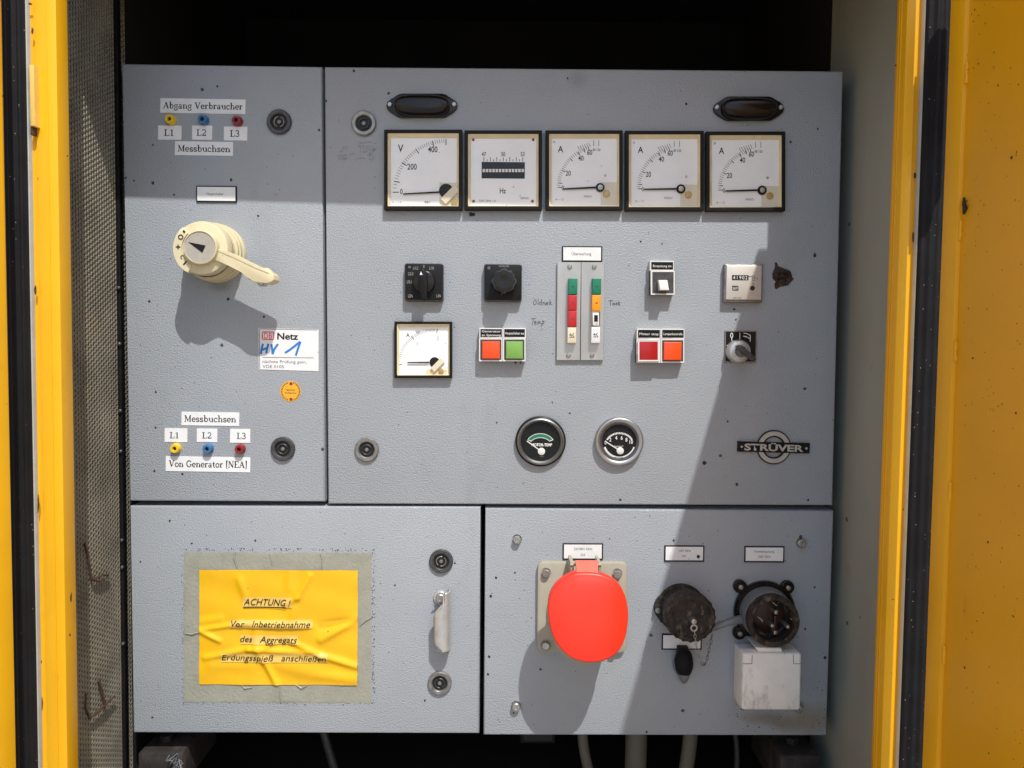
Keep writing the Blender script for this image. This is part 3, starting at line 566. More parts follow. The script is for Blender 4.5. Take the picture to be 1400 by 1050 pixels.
# ---------------------------------------------------------------- square meters
def ticks(b, cx, cy, r0, r1, a, wpx, t):
    ca, sa = math.cos(R(a)), -math.sin(R(a)); b.pline([(cx + r0 * ca, cy + r0 * sa), (cx + r1 * ca, cy + r1 * sa)], wpx, t)
def meter(x0, y0, x1, y1, label, kind, nd=0, wob=0, name='panel_meter', group='square panel meters'):
    t = .0085; d = thing(name, P((x0 + x1) / 2, y1, 0), label, 'meter', group); k = (x1 - x0) / 106.
    TD = .0030
    b = B(); b.frame((x0, y0, x1, y1), (x0 + 4.8 * k, y0 + 4.8 * k, x1 - 4.8 * k, y1 - 5.2 * k), .0001, t); 
    fr_ = b.obj('bezel', 'bezel', d, smooth=False)
    mb = fr_.modifiers.new('b', 'BEVEL'); mb.width = .0007; mb.segments = 2; mb.limit_method = 'ANGLE'
    fx0, fy0, fx1, fy1 = x0 + 4.8 * k, y0 + 4.8 * k, x1 - 4.8 * k, y1 - 5.2 * k
    b = B(); b.frame((fx0, fy0, fx1, fy1), (x0 + 8.5 * k, y0 + 10 * k, x1 - 7.6 * k, y1 - 6.5 * k), .0005, .0074, .0042); b.obj('inner_frame', 'cream', d, smooth=False)
    b = B(); b.rect(x0 + 5 * k, y0 + 5 * k, x1 - 5 * k, y1 - 5 * k, .0004, TD); di = b.obj('dial', 'dial', d, smooth=False)
    TP = TD + .00012
    X = lambda u: x0 + u * k
    Y = lambda v: y0 + v * k
    if kind in ('V', 'A'):
        b = B(); b.rect(X(75 - wob), Y(72 + wob), X(97.5), Y(103), TD - .0001, TD + .0002); b.obj('corner_cover', 'dialcr', d, smooth=False)
    if kind == 'V':
        cx, cy = X(84), Y(85)
        b = B()
        for a in (180, 168, 146, 125, 105, 90): ticks(b, cx, cy, 64 * k, 72 * k, a, 1.1, TP)
        b.flat('scale_marks', 'ink', d); b = B()
        for i in range(33):
            a = 180 - 90 * (i / 32) ** .85; ticks(b, cx, cy, 67 * k, 72 * k, a, .6, TP)
        b.flat('scale_marks', 'inkgreen', d)
        text('V', X(22.5), Y(25.5), 9.5 * k, TP, 'ink', d, xs=.8, name='numeral', bold=.012); text('200', X(38), Y(50.5), 7.5 * k, TP, 'ink', d, xs=.78, name='numeral', bold=.012); text('400', X(66), Y(27), 7.5 * k, TP, 'ink', d, xs=.78, name='numeral', bold=.012); text('0', X(23.5), Y(84), 6.5 * k, TP, 'ink', d, xs=.75, name='numeral', bold=.012)
        text('V ~ 1.5', X(17), Y(98.5), 2.8 * k, TP, 'inkgrey', d); text('BBC', X(59), Y(98.5), 3 * k, TP, 'inkgrey', d)
        b = B(); b.tube([P(X(26), Y(87.4), .0048), P(X(78), Y(84.6), .0048)], [.0008, .0011], 8); b.obj('needle', 'ink', d)
        hx, hy = X(84), Y(83)
    if kind == 'A':
        cx, cy = X(74.5), Y(78.5)
        b = B()
        for a in (180, 174, 156, 136, 122, 113, 106): ticks(b, cx, cy, 52 * k, 57 * k, a, 1., TP)
        b.flat('scale_marks', 'ink', d); b = B()
        for i in range(26): ticks(b, cx, cy, 54 * k, 59 * k, 180 - 74 * i / 25, .55, TP)
        for i in range(6): b.pline([(X(44 + 3 * i), Y(22 - i * .9)), (X(46.5 + 3 * i), Y(27 - i * .8))], .6, TP)
        for u in (66, 73): b.pline([(X(u), Y(14)), (X(u), Y(22))], .7, TP)
        b.flat('scale_marks', 'inkgreen', d)
        text('A', X(20.5), Y(26), 8.2 * k, TP, 'ink', d, xs=.85, name='numeral', bold=.012); text('20', X(31), Y(59), 6.6 * k, TP, 'ink', d, xs=.75, name='numeral', bold=.012); text('40', X(48.5), Y(38.5), 6.6 * k, TP, 'ink', d, xs=.75, name='numeral', bold=.012); text('60', X(60.5), Y(30.5), 6.6 * k, TP, 'ink', d, xs=.75, name='numeral', bold=.012); text('0', X(23.5), Y(79), 5.5 * k, TP, 'ink', d, xs=.7, name='numeral', bold=.012)
        text('80 120', X(70), Y(27), 3.2 * k, TP, 'inkgrey', d, xs=.8, name='numeral', bold=.012); text('A ~ 1.5', X(19), Y(95), 2.6 * k, TP, 'inkgrey', d); text('MESSKO', X(58), Y(91), 2.6 * k, TP, 'inkgrey', d, xs=.8)
        b = B(); b.tube([P(X(24.5 + wob), Y(79.2 + nd), .0048), P(X(72), Y(78.4), .0048)], [.0009, .0012], 8); b.obj('needle', 'ink', d)
        c = P(X(75), Y(78.5), .005); r = MM() * k
        b = B(); b.lathe((c.x, c.z), [(6 * r, TD + .0002), (6 * r, .0046), (5.2 * r, .0052), (3.6 * r, .0052)], 28); b.obj('hub', 'blackpl', d)
        b = B(); b.lathe((c.x, c.z), [(3.6 * r, .0044), (3.4 * r, .0058), (1.2 * r, .0060), (1.1 * r, .0048), (0, .0048)], 20); b.obj('hub_screw', 'steel', d)
        c = P(X(84 + wob), Y(87 - wob * .6), .004); b = B(); b.lathe((c.x, c.z), [(4.6 * r, TD + .0002), (4.5 * r, .0044), (3.8 * r, .005), (0, .0052)], 20); b.obj('zero_screw', 'bronze', d)
        c = P(X(82), Y(62), .0034); b = B(); b.lathe((c.x, c.z), [(1.8 * r, TD + .0001), (1.6 * r, .0038), (0, .004)], 10); b.obj('dial_screw', 'steel', d)
        c = P(X(11.5), Y(16), .0034); b = B(); b.lathe((c.x, c.z), [(1.6 * r, TD + .0001), (1.4 * r, .0038), (0, .004)], 10); b.obj('dial_screw', 'steel', d)
    if kind == 'a':
        k2 = k; cx, cy = X(72), Y(79)
        b = B()
        for a in (180, 128, 84): ticks(b, cx, cy, 58 * k, 66 * k, a, 1., TP)
        b.flat('scale_marks', 'ink', d); b = B()
        for i in range(34): ticks(b, cx, cy, 60 * k, 66 * k, 180 - 92 * (i / 33) ** .8, .5, TP)
        b.flat('scale_marks', 'inkgreen', d)
        text('A', X(25), Y(25), 7.5 * k, TP, 'ink', d, xs=.8, name='numeral', bold=.012); text('1', X(42), Y(41), 6.5 * k, TP, 'ink', d, xs=.7, name='numeral', bold=.012); text('2', X(80), Y(31), 6.5 * k, TP, 'inkgreen', d, xs=.7, name='numeral', bold=.012)
        text('1.5 ~', X(48), Y(97), 3 * k, TP, 'inkgrey', d)
        b = B(); b.tube([P(X(24), Y(75.5), .0048), P(X(64), Y(75), .0048)], [.0007, .0009], 8); b.obj('needle', 'ink', d)
        hx, hy = X(74), Y(75)
        b = B(); b.rect(X(58), Y(88), X(97), Y(103), TD - .0001, TD + .0002); b.obj('corner_cover', 'cream', d, smooth=False)
    if kind in ('V', 'a'):
        r = MM() * k
        c = P(hx, hy, .004); b = B(); b.lathe((c.x, c.z), [(9.5 * r, TD + .0002), (9.3 * r, .0040), (0, .0040)], 28); b.obj('hub', 'blackpl', d)
        u = Vector((1, -1)).normalized(); n_ = Vector((u.y, -u.x)); L0, W0 = 13.5 * k, 5.2 * k; mx, my = hx + 5.5 * k, hy + 5 * k
        pts = [(mx + u.x * a + n_.x * c_, my + u.y * a + n_.y * c_) for a, c_ in ((-L0, -W0), (L0, -W0), (L0, W0), (-L0, W0))]
        b = B(); b.poly(pts, .0042, .0064, .0004, 1); b.obj('stop_bar', 'creamlt', d)
        c = P(hx + 12 * k, hy + 16 * k, .004); b = B(); b.lathe((c.x, c.z), [(5.0 * r, TD + .0002), (4.6 * r, .005), (0, .0055)], 20); b.obj('zero_screw', 'bronze', d)
    if kind == 'F':
        b = B(); b.rect(658.5, 221.5, 717.5, 244, TD - .0001, TD + .0003); b.obj('reed_window', 'hole', d, smooth=False)
        for i in range(13):
            b = B(); x = 661.5 + i * 4.43; b.rect(x - 1.7, 231, x + 1.7, 235.2, TD, TD + .0012); b.obj('reed', 'whitepl', d, smooth=False)
        b = B()
        for i in range(13): b.pline([(661.5 + i * 4.43, 220.5), (661.5 + i * 4.43, 215 if i % 2 == 0 else 217.8)], .8, TP)
        b.flat('scale_marks', 'ink', d)
        for s, x in (('47', 661.5), ('50', 688), ('53', 714.5)): text(s, x, 210.8, 5.4, TP, 'ink', d, xs=.72, name='numeral', bold=.012)
        text('Hz', 687.5, 260.8, 6.8, TP, 'ink', d, xs=.75, name='numeral', bold=.012); text('220V 50Hz 1.0', 666, 274.5, 2.6, TP, 'inkgrey', d); text('SIEMAG', 717, 271, 2.8, TP, 'inkgrey', d, xs=.8)
        for x, y in ((647, 191), (729, 191), (647.5, 275), (728, 275)):
            c = P(x, y, .0034); b = B(); b.lathe((c.x, c.z), [(.0018, TD + .0001), (.0016, .0038), (0, .004)], 10); b.obj('dial_screw', 'redp', d)
    b = B(); b.rect(fx0 + .3, fy0 + .3, fx1 - .3, fy1 - .3, .0072, .0076); b.obj('glass_pane', 'glass', d, smooth=False)
meter(525, 177, 632, 287, 'square voltmeter with scale to 400 V and white diagonal bar, leftmost of the meter row', 'V')
meter(635, 178, 741, 287, 'square frequency meter with black reed window marked 47 50 53 Hz', 'F')
meter(746, 178, 851.5, 287, 'square ammeter directly right of the frequency meter, needle slightly below zero', 'A', 1.6, -.6)
meter(855, 178.5, 962.5, 288, 'middle one of the three alike ammeters in the meter row', 'A', 0, .8)
meter(965.5, 179.5, 1074, 288.5, 'rightmost square ammeter of the row, below the right black lamp cover', 'A', .5, 1.2)
meter(539, 439.5, 618, 517, 'small square ammeter with yellowed frame standing alone below the left selector switch', 'a')

# ---------------------------------------------------------------- black lamp covers
def lampcover(x0, y0, x1, y1, label, flat=.0):
    cx, cy = (x0 + x1) / 2, (y0 + y1) / 2; d = thing('lamp_cover', P(cx, y1, 0), label, 'lamp cover', 'black lamp covers above the meters')
    w_, h_ = (x1 - x0) / 2, (y1 - y0) / 2
    def out(s, e=1): return [(cx + w_ * a * s, cy + h_ * c_ * e) for a, c_ in ((-1, .0), (-.97, -.3), (-.88, -.5), (-.66, -.92), (-.56, -1), (.56, -1), (.66, -.92), (.88, -.5), (.97, -.3), (1, 0), (.97, .3), (.88, .55), (.66, .95), (.56, 1), (-.56, 1), (-.66, .95), (-.88, .55), (-.97, .3))]
    b = B(); b.poly(out(1), .0001, .004, .001, 2); b.obj('cover_base', 'bakelite', d)
    # domed body: superellipse loft
    b = B(); c = P(cx, cy, .008); k = MM(); rings = []
    for u in range(9):
        f = u / 8; tt = .004 + .012 * math.sin(f * math.pi / 2); s = math.cos(f * math.pi / 2) ** .55
        row = []
        for j in range(40):
            a = 2 * math.pi * j / 40; ca, sa = math.cos(a), math.sin(a)
            ex = math.copysign(abs(ca) ** .55, ca); ez = math.copysign(abs(sa) ** .8, sa)
            row.append(b.bm.verts.new((c.x + ex * k * w_ * (.66 + .10 * s), -tt, c.z + ez * k * h_ * .88 * s)) if u < 8 else None)
        rings.append(row)
    for A, C in zip(rings[:-1], rings[1:-1]):
        for j in range(40): b.bm.faces.new((A[j], A[(j + 1) % 40], C[(j + 1) % 40], C[j]))
    b.bm.faces.new(rings[-2]); b.obj('cover_dome', 'bakelite', d, ang=60)
    for sx in (-1, 1):
        q = P(cx + sx * w_ * .9, cy - 1.5, .005); b = B(); b.lathe((q.x, q.z), [(.0032, .0040), (.0030, .0055), (.0022, .0064), (0, .0067)], 16); b.obj('screw', 'steel', d)
lampcover(528, 127.5, 625.5, 160.5, 'black bakelite lamp cover above the voltmeter')
lampcover(975.5, 131.5, 1072.5, 164.5, 'black bakelite lamp cover above the rightmost ammeter')

# ---------------------------------------------------------------- main rotary switch
d = thing('rotary_main_switch', P(297, 347, 0), 'large cream rotary main switch with lever handle pointing down right', 'switch')
c1 = P(297, 347, 0); c2 = P(275, 339, .052); k = MM(); cc = (c1.x, c1.z); r0 = 39.5 * k
b = B(); b.lathe(cc, [(r0, .0001), (r0, .007), (r0 * .985, .008), (r0 * .95, .0082), (r0 * .95, .012), (r0 * .985, .0122), (r0 * .985, .018), (r0 * .93, .0182), (r0 * .93, .022), (r0 * .95, .0222), (r0 * .95, .026), (r0 * .88, .0262), (r0 * .88, .034)], 64); b.obj('switch_base', 'beige', d)
c2c = (c2.x, c2.z); r1 = 37 * MM(.052)
b = B(); b.lathe(c2c, [(r1 * .95, .034), (r1 * .98, .036), (r1, .047), (r1 * .96, .0515), (r1 * .90, .0525), (0, .0525)], 64); b.obj('rotor_disc', 'beige', d)
# indicator collar with the markings on the left
b = B(); tpx = arc(275, 339, 38.5, 38.5, 118, 228, 14) + list(reversed(arc(275, 339, 27, 27, 118, 228, 12)))
b.poly(tpx, .040, .0545, .0006, 2); b.obj('marking_collar', 'beige', d)
MT = .0550
b = B(); b.pline([(x, y) for x, y in arc(247, 324, 3, 3, 0, 360, 14)][:-1], 1.3, MT, True); b.flat('mark_zero', 'ink', d)
b = B(); b.pline([(240.3, 337.5), (246.6, 337.5)], 1.5, MT); b.pline([(243.4, 334.3), (243.4, 340.7)], 1.5, MT + .00002); b.flat('mark_plus', 'ink', d)
b = B(); b.pline([(249.8, 316.3), (253.5, 316.8)], 1.6, MT); b.pline([(251.3, 314.5), (251.8, 318.6)], 1.6, MT + .00002); b.flat('mark_dot', 'ink', d)
b = B(); b.pline(arc(249.5, 351.5, 2.3, 2.3, 100, 300, 8), 1.2, MT); b.flat('mark_arc', 'inkgrey', d)
b = B(); b.pline([(250.7, 362), (255, 357.2)], 1.8, MT); b.flat('mark_one', 'ink', d)
b = B(); k5 = MM(.06); q = P(273.5, 338, .060); b.lathe((q.x, q.z), [(23.5 * k5, .0526), (23.5 * k5, .0585), (22.7 * k5, .0605), (21.4 * k5, .0610), (21.2 * k5, .0600)], 48); b.obj('hub_rim', 'beige', d)
b = B(); b.lathe((q.x, q.z), [(21.3 * k5, .0600), (0, .0600)], 48); b.obj('hub_cap', 'grey', d)
b = B(); b.poly([(257.5, 331), (281, 335.5), (276.5, 345.5)], .0600, .0605); b.obj('pointer_arrow', 'ink', d, smooth=False)
arm = [(296, 339), (309, 343), (320, 347.5), (334, 355), (348, 361.5), (360, 367), (369, 371.5), (374, 376), (375, 382), (370, 386), (364, 387.5), (348, 386), (342, 383.5), (337.5, 377), (334, 373.5), (328, 371), (312, 363), (291, 355.5), (286, 350)]
b = B(); b.poly(arm, .033, .0565, .0013, 2); b.obj('handle_arm', 'beige', d)
b = B(); b.poly([(297, 340.5), (303, 342.3), (322, 350), (350, 364), (368, 372.5), (367, 374), (348, 366), (320, 352.5), (296, 343)], .0560, .0571, .0004, 1); b.obj('handle_ridge', 'beige', d)
b = B(); b.poly([(361, 366), (366, 366.5), (374.5, 375), (376, 379), (374, 383), (366, 384)], .043, .052, .001); b.obj('handle_tip', 'beige', d)
b = B(); b.lathe((P(357, 386.5, .050).x, P(357, 386.5, .050).z), [(.0042, .038), (.0042, .050), (.003, .0515), (0, .0515)], 16); b.obj('handle_rivet', 'steel', d)

# ---------------------------------------------------------------- stickers on the left cabinet
d = thing('test_sticker', P(395, 507, 0), 'white inspection sticker with red logo, the word Netz and blue handwriting HV 1', 'sticker')
b = B(); b.poly([(353.5, 448.5), (435.5, 450.5), (435.5, 507.5), (354, 505)], .0001, .0005); b.obj('sticker_sheet', 'white', d, smooth=False)
T = .0006
b = B(); b.pline([(354.5, 449.6), (434, 451.3)], .7, T); b.pline([(354.7, 450), (355.1, 504.3)], .7, T + .00001); b.flat('print_border', 'ink', d)
b = B(); b.pline([(359.5, 453.8), (373.5, 454), (374.3, 455), (374.2, 463.3), (373.2, 464.2), (359.6, 464), (358.6, 463), (358.7, 454.6)], 1.3, T, True); b.flat('logo_frame', 'netzred', d)
text('DB', 366.4, 459, 7.4, T + .00002, 'netzred', d, bold=.006, width=10.8)
text('Netz', 379, 459.6, 8.6, T, 'ink', d, bold=.028, align='L', rot=.6, width=28.5)
b = B(); b.pline([(359, 488.6), (429, 489.4)], .7, T); b.flat('print_rule', 'ink', d)
text('nächste Prüfung gem.', 359, 494.2, 4.0, T, 'inkgrey', d, align='L', rot=.4, width=60); text('VDE 0105', 359, 501, 4.0, T, 'inkgrey', d, align='L', rot=.4, width=29)
b = B(); HW = [[(359.6, 470), (357.6, 477), (356.8, 484)], [(367, 470), (365, 477), (364, 483)], [(358, 478.5), (365.6, 475.5)], [(371, 470.5), (372, 476), (372.6, 484.3)], [(372.6, 484.3), (375, 477.5), (380, 470.3)], [(389.6, 482.5), (396, 478.5), (403, 473), (410.5, 467)], [(410.8, 467), (407.6, 476), (404.4, 486.3)]]
for i, s in enumerate(HW): b.pline(s, 2.9, T + .00005 + .00001 * i)
b.flat('handwriting', 'penblue', d)
d = thing('round_sticker', P(397, 549, 0), 'small round orange date sticker with red marks below the white inspection sticker', 'sticker')
c = P(397.3, 535, 0); b = B(); b.lathe((c.x, c.z), [(14 * k, .0001), (14 * k, .0004), (0, .0004)], 40); b.obj('sticker_sheet', 'orange', d, smooth=False)
b = B()
for i in range(36):
    a = R(10 * i); 
    if i in (8, 9, 10, 26, 27, 28): continue
    b.pline([(397.3 + 11.2 * math.cos(a), 535 + 11.2 * math.sin(a)), (397.3 + 13.2 * math.cos(a), 535 + 13.2 * math.sin(a))], 1.0, .0005)
b.flat('date_marks', 'ink', d)
for y in (524.6, 546): b = B(); b.rect(395.8, y - 1.9, 399.8, y + 1.9, .0004, .00055); b.obj('red_mark', 'redp', d, smooth=False)
text('Nächster', 397.5, 533, 2.4, .0005, 'ink', d, width=13); text('Prüftermin', 397.5, 537.2, 2.4, .0005, 'ink', d, width=15)

# ---------------------------------------------------------------- selector switches
def plate9(x0, y0, x1, y1, label, t=.0105):
    d = thing('selector_switch', P((x0 + x1) / 2, y1, 0), label, 'switch', 'black selector switches')
    b = B(); b.rect(x0, y0, x1, y1, .0001, t - .0015, .0006, .003); b.obj('switch_housing', 'lockdark', d)
    b = B(); b.rect(x0 + 1.2, y0 + .6, x1 - .8, y1 - 2.2, t - .0016, t, .0008, .003); b.obj('face_plate', 'blackpl', d)
    return d
d = plate9(553, 360, 606, 412, 'black selector switch with bar knob above the small ammeter, left one of two'); t = .0105
for s, x, y in (('L2L3', 561.5, 374.2), ('L1L2', 568.3, 366.5), ('L1N', 590, 366.5), ('L3L1', 559.5, 385.2), ('L2N', 561, 404.5), ('L3N', 599.5, 404.5), ('0', 579.5, 364.3)):
    text(s, x, y, 4.0, t + .0001, 'dimink', d, xs=.62, name='position_mark')
c = P(560, 365.3, t); b = B(); b.lathe((c.x, c.z), [(.0018, t), (.0017, t + .0006), (0, t + .0007)], 12); b.obj('logo_dot', 'inkgreen', d)
c = P(579, 385, .020); b = B(); kk = MM(.02); b.lathe((c.x, c.z), [(15.5 * kk, t), (15.5 * kk, .0165), (14.6 * kk, .0180), (13.5 * kk, .0185), (0, .0185)], 48); b.obj('knob_base', 'bakelite', d)
b = B(); b.poly([(576, 367.5), (579.5, 368), (583.5, 375), (584, 386), (584, 408), (581, 411), (577, 410.5), (575, 404), (571.5, 386), (572.5, 374)], .0185, .0290, .0012, 3); b.obj('knob_grip', 'blackpl', d, ang=50)
b = B(); b.poly([(575.5, 371), (577.8, 375.8), (573.8, 375.8)], .0290, .0293); b.obj('pointer_arrow', 'whiteink', d, smooth=False)
d = plate9(661.5, 361, 713.5, 412.5, 'black selector switch with dirty round knob, right one of two')
c = P(689, 384, .030); kk = MM(.02); b = B(); n = 48; rings = []
for rr, tt in ((16.8, .0106), (16.8, .018), (16.2, .028), (14.2, .0325), (9, .0332), (4, .0322)):
    row = []
    for j in range(n):
        a = 2 * math.pi * j / n; f = 1 + .05 * math.cos(a * 8); row.append(b.bm.verts.new((c.x + rr * kk * f * math.cos(a), -tt, c.z + rr * kk * f * math.sin(a))))
    rings.append(row)
for A, C in zip(rings, rings[1:]):
    for j in range(n): b.bm.faces.new((A[j], A[(j + 1) % n], C[(j + 1) % n], C[j]))
b.bm.faces.new(rings[-1]); b.obj('knob', 'bakelite', d, ang=45)
b = B(); b.poly([(684.5, 396), (686.8, 395.5), (687, 401), (685.6, 404.5)], .0105, .0145, .0004); b.obj('pointer_nib', 'lockgrey', d)
c = P(668.5, 366.5, .0106); b = B(); b.lathe((c.x, c.z), [(.0022, .0105), (.0020, .0111), (0, .0112)], 12); b.obj('logo_dot', 'inkgreen', d)
text('SCHALTER', 689, 364, 2.2, .0107, 'dimink', d, xs=.9)
for (x, y) in ((680, 371.5), (689, 369.5), (697, 371), (702, 376)):
    blob(x, y, 2.4, 1.3, .0106, 'inkgreen', d, name='dust_smear', h=.0002)

# handwritten notes on the cabinet face
HWN = {
 'Öldruck': [[(730, 411), (729, 415), (731, 417), (733, 415), (733, 411), (730.5, 410)], [(730, 408), (730.4, 408.6)], [(732.6, 408), (733, 408.6)], [(736, 409), (735.4, 417)], [(740.5, 409), (740, 417), (737.8, 416), (738, 413), (740, 413)], [(742.4, 413), (742, 417)], [(742.4, 414.5), (744, 413)], [(745, 413), (744.8, 416.5), (746.4, 416.5), (747, 413)], [(750, 414), (748.5, 413.5), (748, 416), (749.4, 417)], [(752, 409.5), (751.5, 417)], [(754, 412.5), (752, 414.6), (754, 417)]],
 'Temp': [[(726, 436), (733, 435.3)], [(729, 436), (728.3, 444)], [(731, 441), (733.4, 440.3), (731.8, 439), (730.6, 441), (731.6, 443.3), (733.5, 443)], [(734.8, 443.5), (735.4, 440), (736.8, 439.6), (736.6, 443), (738.6, 439.5), (738.8, 443)], [(741.4, 439.4), (740, 447)], [(741.4, 440), (743.4, 439), (744, 441.4), (741, 443)]],
 'Tank': [[(832, 411.4), (838, 410.8)], [(835, 411), (834.3, 418)], [(839.6, 414), (838, 414.5), (838, 417.3), (839.6, 416), (840, 414), (840, 417.4)], [(841.8, 417.4), (842.2, 414), (843.6, 414), (843.4, 417.4)], [(846, 410.6), (845.3, 417.6)], [(848, 413.4), (845.8, 415), (848, 417.4)]]}
for nm, ss in HWN.items():
    b = B()
    for i, s in enumerate(ss): b.pline(s, .75, .00025 + .00001 * i)
    o = b.flat('handwriting', 'inkgrey', cB); o['label'] = 'faint handwritten word ' + nm
# sticker ghost
b = B(); i = 0
for ss in ([(489.5, 200), (493, 200)], [(497, 199), (497, 208), (500, 208.5), (501.5, 206), (501.5, 199)], [(503.5, 199), (506, 208.5), (508.5, 199)], [(490, 199.5), (498, 199)], [(492.5, 200), (492.5, 208.5)], [(464, 207), (470, 205.5)], [(465, 212), (475, 212)], [(468, 201), (471, 204), (474, 200)], [(463, 215), (474, 216)], [(489, 216), (500, 217)], [(502, 211), (509, 212), (511, 217), (504, 218)], [(510, 200), (513, 205), (509, 208)], [(478, 210), (484, 211)], [(490, 195), (508, 194)]):
    b.pline(ss, 1.1, .00025 + .00001 * i); i += 1
b.flat('sticker_ghost', 'scar', cB)
for _ in range(42):
    x, y = random.choice([(random.uniform(461, 478), random.uniform(200, 219)), (random.uniform(486, 514), random.uniform(194, 222))])
    blob(x, y, random.uniform(.8, 1.9), random.uniform(.5, 1.0), 0, 'scar', cB, name='adhesive_residue', n=7, h=.0002)

# ---------------------------------------------------------------- indicator strips
for xa, xb, lab, blocks in ((762, 794.4, 'aluminium indicator strip with green, two red and one pale block, left of the pair', ((777.5, 789.5, 380.5, 402.5, 'blkgreen'), (776.8, 788.8, 403.5, 424.2, 'blkred'), (776.4, 788.4, 424.9, 446.8, 'blkred'), (775.8, 787.8, 447.7, 469.2, 'creamlt'))),
                            (794.8, 826.5, 'aluminium indicator strip with green, orange and white blocks, right of the pair', ((810, 822, 380.5, 402.2, 'blkgreen'), (809.4, 821.4, 403.2, 425.2, 'blkorange'), (808.8, 820.6, 426.2, 446.2, 'whitepl'), (808.4, 820.4, 447, 469, 'white')))):
    d = thing('indicator_strip', P((xa + xb) / 2, 493, 0), lab, 'indicator', 'aluminium indicator strips')
    b = B(); b.poly([(xa, 358.5), (xb, 358.5), (xb - 1.6, 492.5), (xa - 1, 492.5)], .0001, .0045, .0003, 1); b.obj('strip_plate', 'alu', d)
    for i, (x0, x1, y0, y1, m) in enumerate(blocks):
        b = B(); b.rect(x0, y0, x1, y1, .0045, .0125, .0007); bl = b.obj('indicator_block', m, d)
        if m == 'whitepl':
            b = B(); b.rect(x0 + 3.6, y0 + 4.6, x1 - 3.2, y1 - 6.4, .0124, .0127); b.obj('dark_window', 'ink', bl, smooth=False)
            b = B(); b.pline([(x0 + .8, y0 + .8), (x1 - .8, y0 + .8), (x1 - .8, y1 - .8), (x0 + .8, y1 - .8)], .8, .01262, True); b.flat('outline', 'ink', bl)
            b = B(); b.pline([(x1 - 4.6, y1 - 4.4), (x1 - 4.4, y1 - 2.2)], .7, .01262); b.flat('tick', 'ink', bl)
        elif m in ('creamlt', 'white'):
            b = B(); cx = (x0 + x1) / 2; cy = (y0 + y1) / 2
            for j, s in enumerate(([(cx - 3.6, cy), (cx - 1.6, cy - 2.4), (cx - .6, cy + 1.8)], [(cx - 2.6, cy - .2), (cx, cy - .6)], [(cx + 3, cy - 3.2), (cx + .8, cy - .6), (cx + 3, cy + 1.8)], [(cx - 3.4, cy + 2.6), (cx + 3.6, cy + 2.6)])): b.pline(s, .8, .0127 + .00001 * j)
            b.flat('symbol', 'inkgrey', bl)
        else:
            b = B(); b.pline([((x0 + x1) / 2 - 1.2, (y0 + y1) / 2), ((x0 + x1) / 2 + 1.6, (y0 + y1) / 2)], 1.6, .01262); b.flat('symbol', 'inkgrey', bl)
    for x, y in (((779, 364.5), (777.3, 485.5)) if xa < 790 else ((812.6, 364.5), (809.6, 485.3))):
        c = P(x, y, .006); b = B(); b.lathe((c.x, c.z), [(.0030, .0045), (.0028, .0058), (.002, .0066), (.0010, .0067), (.0009, .0060), (0, .0060)], 18); b.obj('screw', 'steel', d)

# ---------------------------------------------------------------- illuminated buttons, rocker
def buttons(xs, y0, ymid, y1, lens, txts, label, frontd=.0125):
    for (xa, xb), m, tx, lab in zip(xs, lens, txts, label):
        d = thing('push_button', P((xa + xb) / 2, y1, 0), lab, 'button', 'square push buttons'); t = frontd
        b = B(); b.rect(xa, ymid, xb, y1, .0001, t, .0004, 0, 1); b.obj('button_body', 'lockdark', d)
        b = B(); b.frame((xa, ymid, xb, y1), (xa + 1.5, ymid + 1.6, xb - 1.5, y1 - 1.8), t - .003, t + .0004); b.obj('white_rim', 'whitepl', d, smooth=False)
        q = .8 if m == 'lampred' else 3.0
        b = B(); b.rect(xa + 1.2 + q, ymid + 1.2 + q, xb - 1.6 - q * .7, y1 - 1.8 - q * .6, t, t + .0034, .0008); b.obj('button_cap', m, d)
        if m == 'lampred':
            b = B(); b.frame((xa + 2, ymid + 2, xb - 1.6, y1 - 2), (xa + 3.6, ymid + 3.4, xb - 3.6, y1 - 3.8), t, t + .0037); b.obj('clear_rim', 'whitepl', d, smooth=False)
        b = B(); b.rect(xa + .3, y0, xb + .3, ymid - .1, .0001, .009, .0003, 0, 1); b.obj('label_holder', 'whitepl', d)
        b = B(); b.rect(xa + 1.8, y0 + 1.4, xb - .9, ymid - 1.7, .0088, .0092); b.obj('label_insert', 'blackpl', d, smooth=False)
        n = len(tx); cy = (y0 + ymid) / 2
        for i, s in enumerate(tx): text(s, (xa + xb) / 2 + .6, cy + (i - (n - 1) / 2) * 5.2, 2.9 if n > 1 else 3.3, .0093, 'whiteink', d, width=(min(26, 3.0 * len(s))))
buttons(((655, 687), (687.6, 718.5)), 448.5, 462.5, 494, ('lamporange', 'lampgreen'), (('Generator', 'an Spannung'), ('Hauptschalter aus',)), ('orange red push button left of the green one', 'green push button beside the orange red one'))
buttons(((870.5, 903), (903.6, 935.6)), 449.5, 463.5, 496, ('lampred', 'lamporange'), (('Motor stop',), ('Lampenkontrolle',)), ('dark red push button marked Motor stop', 'orange red push button immediately right of the dark red one'))
d = thing('rocker_switch', P(906, 405, 0), 'small black rocker switch with white toggle and black label above', 'switch')
b = B(); b.rect(889.8, 371, 922.5, 403, .0001, .0125, .0004, 0, 1); b.obj('switch_body', 'lockdark', d)
b = B(); b.frame((889.8, 370.2, 922.5, 403), (891.8, 371.8, 921, 401.3), .009, .0129); b.obj('white_rim', 'whitepl', d, smooth=False)
b = B(); b.rect(891.5, 371.5, 921.2, 401.6, .010, .0122); b.obj('black_face', 'blackpl', d, smooth=False)
b = B(); c = [P(900.2, 382.8, .020), P(912.5, 382.8, .020), P(915, 396.6, .0235), P(902.5, 396.6, .0235)]
